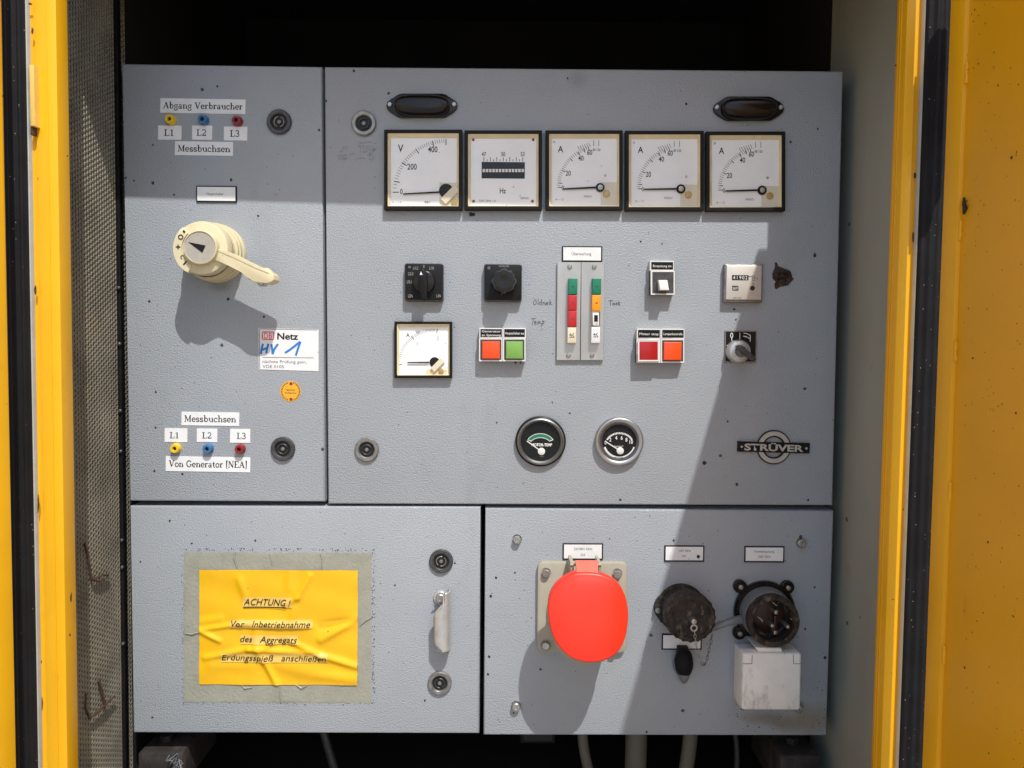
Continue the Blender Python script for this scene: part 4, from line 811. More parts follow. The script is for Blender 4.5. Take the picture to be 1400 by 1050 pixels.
b.prism([(v.x, v.z, -v.y) for v in c], .0122, .02, .0008, 2); b.obj('toggle', 'whitepl', d)
b = B(); b.rect(888.6, 356.6, 921.2, 370.2, .0001, .009, .0003, 0, 1); b.obj('label_holder', 'whitepl', d)
b = B(); b.rect(890.4, 358.2, 920.2, 368.6, .0088, .0092); b.obj('label_insert', 'blackpl', d, smooth=False)
text('Einspeisung ein', 905.4, 363.6, 3.2, .0093, 'whiteink', d, width=25)

# ---------------------------------------------------------------- hour meter
d = thing('hour_meter', P(1017, 414, 0), 'square hour meter with silver face and black counter window', 'meter')
b = B(); b.rect(990.5, 361, 1043, 413.5, .0001, .0085, .0012, .001); b.obj('case', 'lockgrey', d)
b = B(); b.rect(993, 362.8, 1041.4, 409.8, .0080, .0100, .0008); b.obj('face', 'plate', d)
b = B(); b.rect(1001, 376.2, 1023.4, 383, .0099, .0103); b.obj('counter_window', 'blackpl', d, smooth=False)
text('41902', 1012, 379.6, 4.6, .0104, 'whiteink', d, sp=1.25, width=19.5, name='counter_digits')
b = B(); b.pline([(1001.8, 391.5), (1009, 391.5), (1009, 396.5), (1001.8, 396.5)], 1.2, .0102, True); b.pline([(1003.6, 393.6), (1006.8, 393.6), (1006.8, 395)], .9, .01022); b.flat('maker_logo', 'ink', d)
b = B(); b.pline([(1023.5, 378), (1028.5, 378)], .8, .0102)
for x in (1028.6, 1031.2):
    for y in (377, 379, 381, 383): b.pline([(x - .6, y), (x + .7, y)], .9, .0102)
b.pline([(1033, 379), (1036, 381), (1034.5, 383)], .5, .0102); b.flat('scale_print', 'inkgrey', d)
text('h', 1030.2, 388, 3, .0102, 'inkgrey', d); text('220V 50Hz', 1008, 407.2, 1.8, .0102, 'inkgrey', d)
c = P(1028.8, 393.8, .0105); b = B(); b.lathe((c.x, c.z), [(.0030, .0099), (.0029, .0108), (.0015, .0110), (0, .0110)], 20); b.obj('face_screw', 'brownin', d)
# burnt glue patch
d = thing('burnt_residue', P(1070, 392, 0), 'ragged dark brown residue stuck right of the hour meter', 'residue')
b = B(); b.poly([(1061, 358), (1063, 360), (1063.5, 364), (1071, 366.5), (1080, 370), (1082, 373), (1082.5, 379), (1086, 381), (1081, 386), (1078, 390), (1073, 391), (1066, 392), (1062, 395.5), (1059.5, 394), (1059, 388), (1061, 385), (1056.5, 381), (1056, 374), (1058, 369), (1060, 364), (1059.5, 359.5)], .0001, .0008, .0003, 1); b.obj('scorched_base', 'glue', d)
for i in range(16):
    x, y = random.uniform(1061, 1079), random.uniform(371, 387); c = P(x, y, 0); b = B()
    b.tube([(c.x + random.uniform(-.004, .004), -.0006, c.z + random.uniform(-.004, .004)), (c.x, -random.uniform(.002, .0045), c.z), (c.x + random.uniform(-.004, .004), -.0006, c.z + random.uniform(-.004, .004))], [.0008, .0017, .0006], 6); b.obj('glue_shred', random.choice(['glue', 'rust', 'glue']), d)

# ---------------------------------------------------------------- key switch
d = thing('key_switch', P(1013, 496, 0), 'ignition key switch on a black square plate with a key inserted', 'switch')
b = B(); b.rect(990.8, 452, 1034.5, 496, .0001, .0018, .0003, 0, 1); b.obj('switch_plate', 'lockgrey', d)
b = B(); b.rect(992.3, 453.6, 1033, 494, .0016, .0021); b.obj('plate_face', 'blackpl', d, smooth=False)
b = B(); T = .0022
for i, s in enumerate((arc(1000.4, 458.5, 1.6, 3.2, 0, 360, 12), [(1000.4, 461.5), (1000.6, 465.5), (1001.5, 467)], [(1011.5, 455), (1011.5, 464)], [(1016.5, 455.5), (1021, 456), (1025.8, 458.5), (1025.6, 467)], [(1016, 459.5), (1020, 460), (1025, 463)], [(1017, 459.5), (1020, 460.8)], [(993.5, 472), (997, 472.5)])): b.pline(s, .9, T + .00001 * i)
b.flat('position_mark', 'whiteink', d)
c0 = P(1013, 480.5, .018); c = (c0.x, c0.z); kk = MM(.018)
b = B(); b.lathe(c, [(16 * kk, .0021), (16 * kk, .010), (14.5 * kk, .0145), (11.5 * kk, .0165), (8 * kk, .0172), (7.6 * kk, .0150), (0, .0150)], 48); b.obj('lock_barrel', 'alucast', d)
b = B(); b.lathe(c, [(7 * kk, .0150), (6.6 * kk, .0168), (0, .0170)], 32); b.obj('key_slot_disc', 'lockgrey', d)
b = B(); b.poly([(1009.5, 473), (1013, 471.5), (1016, 473), (1034, 489), (1034.5, 492), (1032, 493), (1027, 490), (1018, 483), (1012, 479)], .020, .034, .0010); b.obj('key', 'lockdark', d)
b = B(); b.tube([P(1012.5, 478.5, .016), P(1012.5, 478.5, .0215)], .0032, 10); b.obj('key_blade', 'steel', d)

# ---------------------------------------------------------------- round gauges
def gauge(px, py, rpx, label, kind):
    d = thing('round_gauge', P(px, py + rpx, 0), label, 'gauge', 'round engine gauges'); c0 = P(px, py, .008); c = (c0.x, c0.z); r = rpx * MM(.008)
    if kind == 't': b = B(); b.lathe(c, [(r, .0001), (r, .0055), (r * .95, .0065), (r * .93, .0060)], 64); b.obj('rubber_ring', 'blackpl', d)
    ro = r * (.94 if kind == 't' else 1.0)
    ri = r * (.79 if kind == 't' else .70)
    b = B(); b.lathe(c, [(ro, .0002), (ro, .0060), (ro * .975, .0078), (ro * .93, .0086), ((ro + ri) / 2, .0076), (ri * 1.03, .0060), (ri, .0052), (ri, .0030)], 72); b.obj('chrome_bezel', 'chrome', d, ang=60)
    b = B(); b.lathe(c, [(ri, .0030), (0, .0030)], 48); b.obj('dial', 'blackpl', d, smooth=False)
    if kind == 'p':
        b = B(); b.lathe(c, [(ri * 1.17, .0071), (ri * 1.12, .0071), (ri * 1.02, .0064), (ri * .99, .0050), (ri * .99, .0031)], 64); b.obj('inner_ring', 'lockdark', d)
    T = .0032; kx = rpx / 34.
    if kind == 't':
        a = arc(px - .5, py + 6.5, 20.5, 17.5, 212, 328, 18); i_ = list(reversed(arc(px - .5, py + 6.5, 15.5, 12.0, 216, 324, 18)))
        b = B(); b.poly(a + i_, .0030, .00325); b.obj('green_band', 'blkgreen', d, smooth=False)
        b = B(); b.pline(a + i_, .7, .0034, True); b.flat('band_outline', 'whiteink', d)
        text('MOTOR-TEMP', px + 1.5, py + 4.4, 3.8, T, 'whiteink', d, width=28, bold=.03)
        hub = (px + 1, py + 13.5); tip = (px - 19, py - 1)
        text('VDO', px + 1, py + 20, 1.8, T, 'dimink', d)
    else:
        b = B()
        for j in range(21):
            an = 205 + 130 * j / 20; ca, sa = math.cos(R(an)), math.sin(R(an)); b.pline([(px + 17 * ca, py + 3 + 13.5 * sa), (px + 19.5 * ca, py + 3 + 16 * sa)], 1.3, T)
        b.flat('scale_marks', 'whiteink', d)
        for s, x, y in (('0', -19, 1), ('2', -12.5, -3), ('4', -4.5, -5.5), ('6', 3, -5.4), ('8', 9.5, -2.8), ('10', 16, .2)): text(s, px + x, py + y, 5.0, T, 'whiteink', d, xs=.8, name='numeral', bold=.012)
        text('kp/cm²', px - 1, py + 6.2, 2.6, T, 'whiteink', d, width=12)
        c3 = arc(px, py, 23.2 * kx, 23.2 * kx, 20, 160, 24) + list(reversed(arc(px, py, 20.5 * kx, 20.5 * kx, 20, 160, 24)))
        b = B(); b.poly(c3, .0030, .0034); b.obj('white_scale_arc', 'whitepl', d, smooth=False)
        text('MOTOR', px - 1, py + 21.7, 2.2, .0036, 'ink', d, width=12)
        hub = (px + 1, py + 12.5); tip = (px - 20, py - 1)
    b = B(); q = [P(*tip, .0042), P(*hub, .0042)]; b.ribbon(q, .0013); b.flat('needle', 'whitepl', d)
    c4 = P(*hub, .0046); b = B(); b.lathe((c4.x, c4.z), [(.0046, .0033), (.0045, .0046), (.0038, .0050), (0, .0052)], 24); b.obj('needle_hub', 'whitepl', d)
    b = B(); b.lathe(c, [(ri * 1.01, .0055), (0, .0055)], 48); b.obj('glass_pane', 'glass', d, smooth=False)
gauge(739.3, 603.8, 34.8, 'round engine temperature gauge with green band, left of the two', 't')
gauge(847, 604, 33.6, 'round oil pressure gauge numbered 0 to 10, right of the two', 'p')

# ---------------------------------------------------------------- emblem
d = thing('maker_emblem', P(1058, 636, 0), 'metal maker emblem, a ring crossed by a bar reading STRÜVER', 'emblem'); cx, cy = 1058.4, 611.6
c0 = P(cx, cy, .003); c = (c0.x, c0.z); k = MM()
b = B(); b.lathe(c, [(23.6 * k, .0002), (23.6 * k, .0022), (14 * k, .0022), (14 * k, .0002)], 56); b.obj('ring_black_edge', 'blackpl', d)  # raised black edge on both sides of the emblem ring
b = B(); b.lathe(c, [(22.2 * k, .0022), (21.8 * k, .0032), (16.2 * k, .0032), (15.8 * k, .0022)], 56); b.obj('emblem_ring', 'emblem', d)
b = B(); b.poly([(1009, 603.6), (1107.5, 606), (1107, 620.2), (1008.7, 617.4)], .0003, .0040, .0004, 1); b.obj('name_bar', 'blackpl', d)
text('STRÜVER', 1058.2, 612.2, 8.6, .0043, 'emblem', d, bold=.035, rot=1.3, width=82, name='name_lettering')
for x, y in ((1014, 610.8), (1102.5, 613)): q = P(x, y, .004); b = B(); b.lathe((q.x, q.z), [(.0016, .004), (.0014, .0047), (0, .0049)], 10); b.obj('rivet', 'emblem', d)

# ---------------------------------------------------------------- taped notice
def seg_dist(x, y, a, b_):
    dx, dy = b_[0] - a[0], b_[1] - a[1]; L2 = dx * dx + dy * dy; u = max(0, min(1, ((x - a[0]) * dx + (y - a[1]) * dy) / L2))
    return math.hypot(x - a[0] - u * dx, y - a[1] - u * dy), u
CR = [((274, 861), (330, 852), 3.2, 1.1), ((330, 852), (430, 856), 4.5, 1.3), ((490, 846), (440, 874), 5, 1.5), ((430, 856), (490, 848), 5, -1.0), ((275, 864), (300, 876), 3.2, 1.3), ((280, 900), (340, 888), 4, 1.2), ((340, 888), (420, 893), 4, 1.3),
      ((400, 878), (440, 897), 4, 1.4), ((440, 897), (490, 912), 4.5, 1.7), ((362, 905), (378, 938), 4, 1.5), ((425, 785), (408, 815), 4, 1.3), ((408, 815), (392, 825), 4, 1.0), ((328, 790), (336, 814), 5, .9), ((398, 782), (396, 800), 6, .8),
      ((350, 858), (350, 886), 6, 1.0), ((360, 886), (375, 878), 4, 1.3), ((290, 910), (340, 912), 8, .9), ((380, 910), (430, 922), 9, .9), ((403, 832), (400, 846), 5, 1.0), ((350, 886), (362, 905), 5, .8), ((440, 925), (490, 930), 6, .8), ((300, 845), (276, 850), 5, .8)]
def hpx(x, y):
    h = 0
    for a, b_, w_, amp in CR:
        d_, u = seg_dist(x, y, a, b_)
        w_ *= 1.15
        if d_ < w_ * 3: h += amp * math.exp(-(d_ / w_) ** 2 * 1.0) * (.75 + .25 * math.sin(u * 3.14))
    h += .25 * math.sin(x * .09 + y * .05) + .2 * math.sin(y * .13 - x * .04) + .5
    return max(h, .05) * .0019
PX0 = P(382, 857, 0)
def topx(X, Z): return 382 + (X - PX0.x) / MM() - 0.018 * (PX0.z - Z) / MM() * 0, 857 - (Z - PX0.z) / MM()
def hw(X, Z): x, y = topx(X, Z); return hpx(x, y)
def sheet(x0, y0, x1, y1, nx, ny, base, scale, edge=3, jag=0, rot=0):
    b = B(); g = []
    for j in range(ny + 1):
        row = []
        for i in range(nx + 1):
            x = x0 + (x1 - x0) * i / nx; y = y0 + (y1 - y0) * j / ny; e = min(x - x0, x1 - x, y - y0, y1 - y)
            xx = x + (random.uniform(-jag, jag) if i in (0, nx) else 0) - rot * (y - y0); yy = y + (random.uniform(-jag, jag) if j in (0, ny) else 0) + rot * (x - x0)
            q = P(xx, yy, 0); f = min(1, .35 + e / edge) if edge else 1
            q.y = -(base + hw(q.x, q.z) * scale * f); row.append(b.bm.verts.new(q))
        g.append(row)
    for j in range(ny):
        for i in range(nx): b.bm.faces.new((g[j][i], g[j + 1][i], g[j + 1][i + 1], g[j][i + 1]))
    return b
d = thing('taped_notice', P(382, 961, 0), 'crumpled yellow notice headed ACHTUNG under wide aged tape on the lower left cabinet', 'notice')
b = sheet(251.5, 755, 508, 960, 110, 90, .0002, .34, 4, .9, .004); b.obj('tape_backing', 'tape', d, ang=80)
b = sheet(273.5, 778.5, 489.5, 935, 190, 140, .0007, 1.0, 0, .25, .004); b.obj('notice_sheet', 'notice', d, ang=80)
for pts_ in ([(322, 755), (320, 762), (324, 776)], [(369, 757), (372, 772)], [(438, 756), (441, 764), (440, 778)], [(382, 938), (383, 948), (384, 960)], [(253, 866), (262, 867), (274, 864)], [(492, 855), (500, 848), (508, 844)], [(330, 936), (334, 941), (345, 940)], [(404, 936), (412, 941), (420, 937)]):
    b = B(); b.tube([P(x, y, .0014) for x, y in pts_], [.0006] + [.0012] * (len(pts_) - 2) + [.0006], 6); b.obj('tape_crease', 'tape', d)
for x0, y0, x1, y1 in ((333, 815.5, 400, 829.5), (316, 846, 428, 857.5), (330, 867, 408, 879.5), (304, 891.5, 449, 904)):
    b = sheet(x0, y0, x1, y1, int((x1 - x0) / 1.1), 12, .0017, 1.0, 0, 0, .004); b.obj('text_strip', 'strip', d, ang=80)
hg = lambda X, Z: hw(X, Z) + .0026
text('ACHTUNG !', 367, 822.3, 8.8, 0, 'ink', d, shear=.28, hgt=hg, width=63, rot=1)
b = B(); b.ribbon([Vector((P(x, 828.6 + .016 * (x - 334), 0).x, -(hw(P(x, 829, 0).x, P(x, 829, 0).z) + .0026), P(x, 828.6 + .016 * (x - 334), 0).z)) for x in range(334, 393, 2)], .0011); b.flat('underline', 'ink', d)
text('Vor   Inbetriebnahme', 371, 851.5, 8.2, 0, 'ink', d, shear=.25, hgt=hg, width=110, rot=.6)
text('des   Aggregats', 368.5, 873, 8.2, 0, 'ink', d, shear=.25, hgt=hg, width=78, rot=1.2)
text('Erdungsspieß   anschließen', 376.5, 898, 8.2, 0, 'ink', d, shear=.25, hgt=hg, width=143, rot=.7)

# ---------------------------------------------------------------- cup handle
def Lx(y):
    pts = ((810, 611), (818, 611.5), (824, 610), (828, 606.5), (833, 601), (838, 596), (843, 593), (882, 593.5), (887, 597), (891, 603), (893, 611))
    for (a, xa), (c_, xc) in zip(pts, pts[1:]):
        if a <= y <= c_: return xa + (xc - xa) * (y - a) / (c_ - a)
    return 611
b = B(); g = []
for j in range(43):
    y = 811 + (892.5 - 811) * j / 42; L = Lx(y); row = []; zt = P(600, y, .022)
    for u in range(15):
        if u < 4: X, t_ = P(614.5, y, .001 + .013 * u / 3).x, .001 + .013 * u / 3
        elif u < 9: a = R(90 * (u - 4) / 4); X = P(613.8, y, .022).x - .006 * (1 - math.cos(a)); t_ = .0145 + .0065 * math.sin(a)
        else: xr = P(606.5, y, .022).x; xl = min(P(L, y, .022).x, xr); f = (u - 9) / 5; X = xr + (xl - xr) * f; t_ = .0212 + .0008 * math.sin(f * math.pi) - .0025 * f * f
        row.append(b.bm.verts.new((X, -t_, zt.z)))
    g.append(row)
for j in range(42):
    for i in range(14): b.bm.faces.new((g[j][i], g[j + 1][i], g[j + 1][i + 1], g[j][i + 1]))
hd = b.obj('pull_handle', 'alucast', cC, ang=60); hd['label'] = 'cast metal cup shaped pull handle'
sm = hd.modifiers.new('s', 'SOLIDIFY'); sm.thickness = .0024; sm.offset = 0
c = P(602, 818.5, .006); b = B(); b.lathe((c.x, c.z), [(.0092, .0001), (.0092, .002), (.0085, .003), (.006, .0032)], 28); o = b.obj('screw_seat', 'alucast', hd)
b = B(); b.lathe((c.x, c.z), [(.0058, .003), (.0058, .0072), (.005, .0078), (.0028, .0078), (.0026, .0062), (0, .0062)], 20); b.obj('socket_screw', 'steel', hd)
b = B(); b.tube([P(x, y, .0195) for x, y in ((595, 838.5), (600, 833), (606, 827), (610.5, 820), (610, 814), (606, 810.3), (601, 809.6), (597, 812))], [.0010, .0014, .0016, .0016, .0016, .0016, .0015, .0010], 10); b.obj('handle_lip', 'alucast', hd)
c = P(603.5, 887, .006); b = B(); b.lathe((c.x, c.z), [(.007, .0001), (.007, .003), (.005, .004), (0, .004)], 20); b.obj('lower_foot', 'alucast', hd)

# ---------------------------------------------------------------- cabinet D bolts
for x, y in ((707, 738.5), (705.5, 967.5), (1097, 743.5), (1092.5, 969)):
    c = P(x, y, .006); b = B(); b.lathe((c.x, c.z), [(.0062, .0001), (.0062, .0012)], 24); b.lathe((c.x, c.z), [(.0055, .0012), (.0055, .0062), (.0046, .0072), (.0022, .0074), (.002, .0066), (0, .0066)], 6 if x > 706 and y < 742 else 24); b.obj('bolt', 'steel', cD)

# ---------------------------------------------------------------- red socket
d = thing('red_power_socket', P(796, 893, 0), 'large power socket with round bright red hinged lid on a beige square flange', 'socket')
b = B(); b.rect(734.5, 769, 857.5, 893, .0001, .008, .002, .008); b.obj('flange_plate', 'bplate', d)
for x, y in ((746.3, 783.5), (844, 784.5), (746, 882.5), (842, 883)):
    c = P(x, y, .010); b = B(); b.lathe((c.x, c.z), [(.0065, .008), (.0065, .009)], 20); b.lathe((c.x, c.z), [(.0052, .009), (.0052, .0130), (.0044, .0138), (0, .0138)], 8); b.obj('bolt', 'steel', d)
c = P(796, 834, 0); b = B(); b.lathe((c.x, c.z), [(.046, .008), (.045, .012), (.0415, .016), (.0415, .060), (.043, .062), (.043, .066), (.038, .067), (.037, .055), (0, .055)], 56); b.obj('socket_barrel', 'bplate', d)
lid = [(788, 783), (780, 786), (770, 791.5), (760.5, 799.6), (753.5, 810), (749.8, 822), (749, 836), (750.5, 851), (754, 867), (760.5, 880), (770, 892), (781, 900.5), (797, 906.3), (815, 906.8), (833.6, 901.7), (847, 891), (855, 875), (858.8, 857), (859.6, 840), (857.5, 822), (852, 807), (845, 797.5), (834, 790), (818, 783.6)]
def smooth_loop(pts, n=3):
    for _ in range(n):
        q = []
        for i in range(len(pts)):
            a, c_ = pts[i], pts[(i + 1) % len(pts)]; q += [(a[0] * .75 + c_[0] * .25, a[1] * .75 + c_[1] * .25), (a[0] * .25 + c_[0] * .75, a[1] * .25 + c_[1] * .75)]
        pts = q
    return pts
lid = smooth_loop(lid, 2); lt = lambda y: .073 + (y - 783) / 124 * .017
b = B(); rings = []; mx, my = 804, 845
for sc, dt in ((1.0, -.012), (1.0, -.003), (.992, -.0012), (.975, -.0002), (.95, .0), (.88, .0012), (.78, .0026), (.6, .0040), (.4, .0048), (.2, .0051)):
    row = []
    for x, y in lid:
        X, Y_ = mx + (x - mx) * sc, my + (y - my) * sc; q = P(X, Y_, lt(Y_)); q.y = -(lt(Y_) + dt); row.append(b.bm.verts.new(q))
    rings.append(row)
nn = len(lid)
for A, C in zip(rings, rings[1:]):
    for j in range(nn): b.bm.faces.new((A[j], A[(j + 1) % nn], C[(j + 1) % nn], C[j]))
b.bm.faces.new(rings[-1]); b.bm.faces.new(list(reversed(rings[0]))); b.obj('red_lid', 'redlid', d, ang=50)
b = B(); q0 = [P(786.5, 766, .050), P(817.5, 766, .050), P(817.5, 778, .066), P(818.5, 788, .0735), P(788, 788, .0735), (P(788.5, 778, .066))]
vf = [b.bm.verts.new(v) for v in q0]; vb = [b.bm.verts.new((v.x, v.y + .006, v.z - .002)) for v in q0]
b.bm.faces.new((vf[0], vf[5], vf[2], vf[1])); b.bm.faces.new((vf[5], vf[4], vf[3], vf[2])); b.bm.faces.new((vb[1], vb[2], vb[5], vb[0])); b.bm.faces.new((vb[2], vb[3], vb[4], vb[5]))
for i, j in ((0, 1), (1, 2), (2, 3), (3, 4), (4, 5), (5, 0)): b.bm.faces.new((vf[i], vf[j], vb[j], vb[i]))
b.obj('lid_arm', 'redarm', d)
for xa, xb in ((780, 784.5), (818.5, 822)):
    b = B(); b.rect(xa, 770, xb, 786, .008, .044, .001); b.obj('hinge_lug', 'bplate', d)
b = B(); a_, c_ = P(779.5, 772, .044), P(822, 772, .044); b.tube([a_, c_], .0018, 10); b.obj('hinge_pin', 'bplate', d)

# ---------------------------------------------------------------- brown capped socket with chain
d = thing('capped_round_socket', P(932, 866, 0), 'round brown screw capped socket with hanging chain, in shade right of the red socket', 'socket')
c = P(931.5, 831, .003); cw = (c.x, c.z); k = MM()
b = B(); pts = []
for j in range(48):
    a = 2 * math.pi * j / 48; r = 33.5 + 4.5 * max(0, abs(math.cos(a)) - .86) / .14; pts.append((cw[0] + r * k * math.cos(a), cw[1] + r * k * math.sin(a)))
b.prism(pts, .0001, .007, .0015); b.obj('socket_flange', 'browncap', d)
for x in (899.5, 966):
    q = P(x, 835 if x < 920 else 832, .008); b = B(); b.lathe((q.x, q.z), [(.0035, .007), (.0033, .009), (0, .0098)], 12); b.obj('screw', 'lockgrey', d)
c2 = P(946, 846, .052); c2w = (c2.x, c2.z); k2 = MM(.052)
def skew(b_, ca, cb, prof, seg=48, t0=None, t1=None):
    """lathe whose centre slides from ca to cb over its depth"""
    rings = []
    for r, t_ in prof:
        f = (t_ - t0) / (t1 - t0); cx_, cz_ = ca[0] + (cb[0] - ca[0]) * f, ca[1] + (cb[1] - ca[1]) * f
        rings.append([b_.bm.verts.new((cx_ + r * math.cos(2 * math.pi * j / seg), -t_, cz_ + r * math.sin(2 * math.pi * j / seg))) for j in range(seg)])
    for A, C in zip(rings, rings[1:]):
        for j in range(seg): b_.bm.faces.new((A[j], A[(j + 1) % seg], C[(j + 1) % seg], C[j]))
    return rings
b = B(); skew(b, cw, c2w, [(30 * k, .007), (29 * k, .018), (30.5 * k, .020), (30.5 * k, .027), (28.5 * k, .0285)], 48, .0, .052); b.obj('socket_body', 'browncap', d)
r = 34 * k2
b = B(); rg = skew(b, cw, c2w, [(r * .99, .028), (r, .030), (r, .048), (r * .97, .051), (r * .90, .0525), (r * .80, .0520), (r * .78, .0505), (r * .3, .0500)], 60, 0, .052)
for R_ in rg[1:3]:
    for j in range(0, 60, 3): v = R_[j]; v.co.x += (v.co.x - c2w[0]) * .05; v.co.z += (v.co.z - c2w[1]) * .05
b.bm.faces.new(rg[-1]); b.obj('screw_cap', 'browncap', d)
q = P(948, 848.5, .056); b = B(); b.lathe((q.x, q.z), [(.0044, .050), (.0042, .057), (.003, .060), (0, .061)], 20); b.obj('cap_knob', 'steel', d)
q = P(948.8, 858.5, .058); b = B(); b.ring((q.x, q.z), .0035, .0012, .058); b.obj('chain_eye', 'steel', d)
path = [P(949.5, 864, .058), P(950.5, 872, .056), P(951.5, 881, .053), P(953.5, 891, .050), P(957, 901, .047), P(961, 910, .044), P(965, 907, .040), P(967.5, 897, .034), P(970, 886, .028), P(972.5, 874, .022), P(974, 862, .014)]
fine = []
for a_, c_ in zip(path, path[1:]):
    for j in range(2): fine.append(a_.lerp(c_, j / 2))
for i, (a_, c_) in enumerate(zip(fine, fine[1:])):
    m_ = (a_ + c_) / 2; dd = (c_ - a_).normalized(); L = (c_ - a_).length * .62; side = dd.cross(Vector((0, 1, 0))).normalized() if i % 2 else Vector((0, 1, 0)).cross(dd).cross(dd).normalized()
    b = B(); b.tube([m_ + dd * L * math.cos(R(30 * j)) + side * .0016 * math.sin(R(30 * j)) for j in range(13)], .00045, 5, False); b.obj('chain_link', 'steel' if i < 9 else 'lockgrey', d)
# black plug cap below
d = thing('rubber_plug_cap', P(935, 934, 0), 'small black pointed rubber plug cap hanging below the chained brown cap', 'cap')
b = B(); b.rect(927.5, 886, 941.5, 900, .0001, .012, .002); b.obj('cap_tab', 'blackpl', d)
for nm_, mt_, prof in (('cap_body', 'rubber', [(887, 5), (890, 9), (894, 11), (899, 12.2), (905, 13), (911, 12.6), (916, 11), (920, 9.2)]), ('cap_tip', 'collar', [(919.5, 8.8), (924, 7.8), (928, 6.2), (931.5, 4), (934, 1)])):
    b = B(); rows = []
    for y, hwid in prof:
        cz = P(934.8, y, .012); rows.append([b.bm.verts.new((cz.x + hwid * MM() * math.cos(R(20 * j)), -(.013 + hwid * .9 * MM() * math.sin(R(20 * j))), cz.z)) for j in range(18)])
    for A, C in zip(rows, rows[1:]):
        for j in range(18): b.bm.faces.new((A[j], A[(j + 1) % 18], C[(j + 1) % 18], C[j]))
    b.bm.faces.new(rows[0]); b.bm.faces.new(rows[-1]); b.obj(nm_, mt_, d)
b = B(); b.ribbon([P(x, y, .001) for x, y in smooth_loop([(924, 897), (920, 905), (921, 914), (927, 923), (933, 931)], 0)], .0014); b.flat('retaining_loop', 'collar', d)

# ---------------------------------------------------------------- open round connector
d = thing('open_round_connector', P(1044, 880, 0), 'open round appliance inlet with four pins and dark eared flange', 'connector')
c = P(1044, 834.5, 0); cw = (c.x, c.z)
b = B(); b.lathe(cw, [(42.5 * k, .0002), (42.5 * k, .005), (40.5 * k, .0075), (34 * k, .0078)], 56); b.obj('connector_flange', 'bakelite', d)
for x, y in ((1012.5, 802.5), (1077.3, 803.5), (1011.5, 866), (1076, 868)):
    q = P(x, y, .006); b = B(); b.lathe((q.x, q.z), [(9.2 * k, .0002), (9.2 * k, .0055), (8 * k, .0068), (0, .0068)], 28); e_ = b.obj('flange_ear', 'bakelite', d)
    b = B(); b.lathe((q.x, q.z), [(3.6 * k, .0068), (3.4 * k, .0086), (2.4 * k, .0094), (0, .0096)], 12); b.obj('ear_screw', 'steel', e_)
c2 = P(1058.5, 850.5, .046); c2w = (c2.x, c2.z); k2 = MM(.046)
b = B(); skew(b, cw, c2w, [(36 * k, .0078), (35 * k, .012), (35 * k, .030), (36 * k2, .031)], 56, 0, .046); b.obj('connector_collar', 'collar', d)
b = B(); rg = skew(b, cw, c2w, [(36 * k2, .030), (36.5 * k2, .043), (35.5 * k2, .0465), (31 * k2, .0468), (29 * k2, .045), (29 * k2, .022), (26 * k2, .020)], 56, 0, .046); b.bm.faces.new(rg[-1]); b.obj('connector_shell', 'browncap', d)
cf = Vector((cw[0] + (c2w[0] - cw[0]) * .45, 0, cw[1] + (c2w[1] - cw[1]) * .45))
b = B(); b.lathe((cf.x, cf.z), [(24 * k2, .020), (24 * k2, .0215), (22 * k2, .0225), (0, .0225)], 40); b.obj('pin_insulator', 'brownin', d)
for x, y, rr in ((1056.5, 856, 3.4), (1078, 857.5, 3.4)):
    q = P(x, y, .040); b = B(); b.lathe((q.x, q.z), [(rr * k2, .022), (rr * k2, .037), (rr * .7 * k2, .0395), (0, .040)], 16); b.obj('contact_pin', 'steel', d)
for x, y in ((1061.5, 837.3), (1060.5, 865.3)):
    q = P(x, y, .036); b = B(); b.rect(x - 2.3, y - 2.6, x + 2.3, y + 2.6, .022, .036, .0005); b.obj('contact_blade', 'steel', d)
b = B(); b.rect(1058.2, 842, 1062.8, 861, .0225, .028, .0006); b.obj('centre_rib', 'brownin', d)
for pts_ in ([(1036, 843), (1040, 846), (1043, 850)], [(1056, 823), (1062, 828), (1066, 822), (1071, 824)], [(1080, 845), (1083, 847), (1084, 852)]):
    b = B(); b.tube([P(x, y, .035) for x, y in pts_], .0006, 5); b.obj('contact_spring', 'steel', d)
# grey link rod between both
d = thing('grey_link_rod', P(990, 852, .02), 'short grey rod spanning from the brown cap to the open round connector', 'rod')
b = B(); b.tube([P(968, 860, .018), P(978, 857, .022), P(992, 852, .024), P(1003, 848.5, .022), P(1013, 847, .016)], [.0042, .0042, .0042, .0048, .0055], 12); b.obj('rod', 'collar', d)

# ---------------------------------------------------------------- white socket box
d = thing('white_socket_box', P(1047, 972, 0), 'grimy white plastic socket box with closed hinged lid below the open round connector', 'socket')
b = B(); b.rect(1013.5, 892.5, 1093, 970, .0001, .030, .002, .002); b.obj('box_body', 'dirtywhite', d)
b = B(); b.rect(1015, 893.5, 1095.5, 971.5, .0312, .047, .0030, .003, 3); b.obj('box_lid', 'dirtywhite', d)
b = B(); b.rect(1014.5, 893.5, 1094, 970.5, .0295, .0320); b.obj('lid_gap', 'lockdark', d)
T = .0472
b = B(); b.pline([(1028.5, 895.5), (1028, 907.5), (1015.8, 907.5)], .8, T); b.flat('hinge_seam', 'inkgrey', d)
b = B(); b.pline([(1084.5, 895), (1085, 907.5), (1095, 907.5)], .8, T); b.flat('hinge_seam', 'inkgrey', d)
b = B(); b.poly([(1033, 885.5), (1068, 885.5), (1070, 891.5), (1037, 891.5)], .002, .044, .001); b.obj('lid_latch', 'dirtywhite', d)

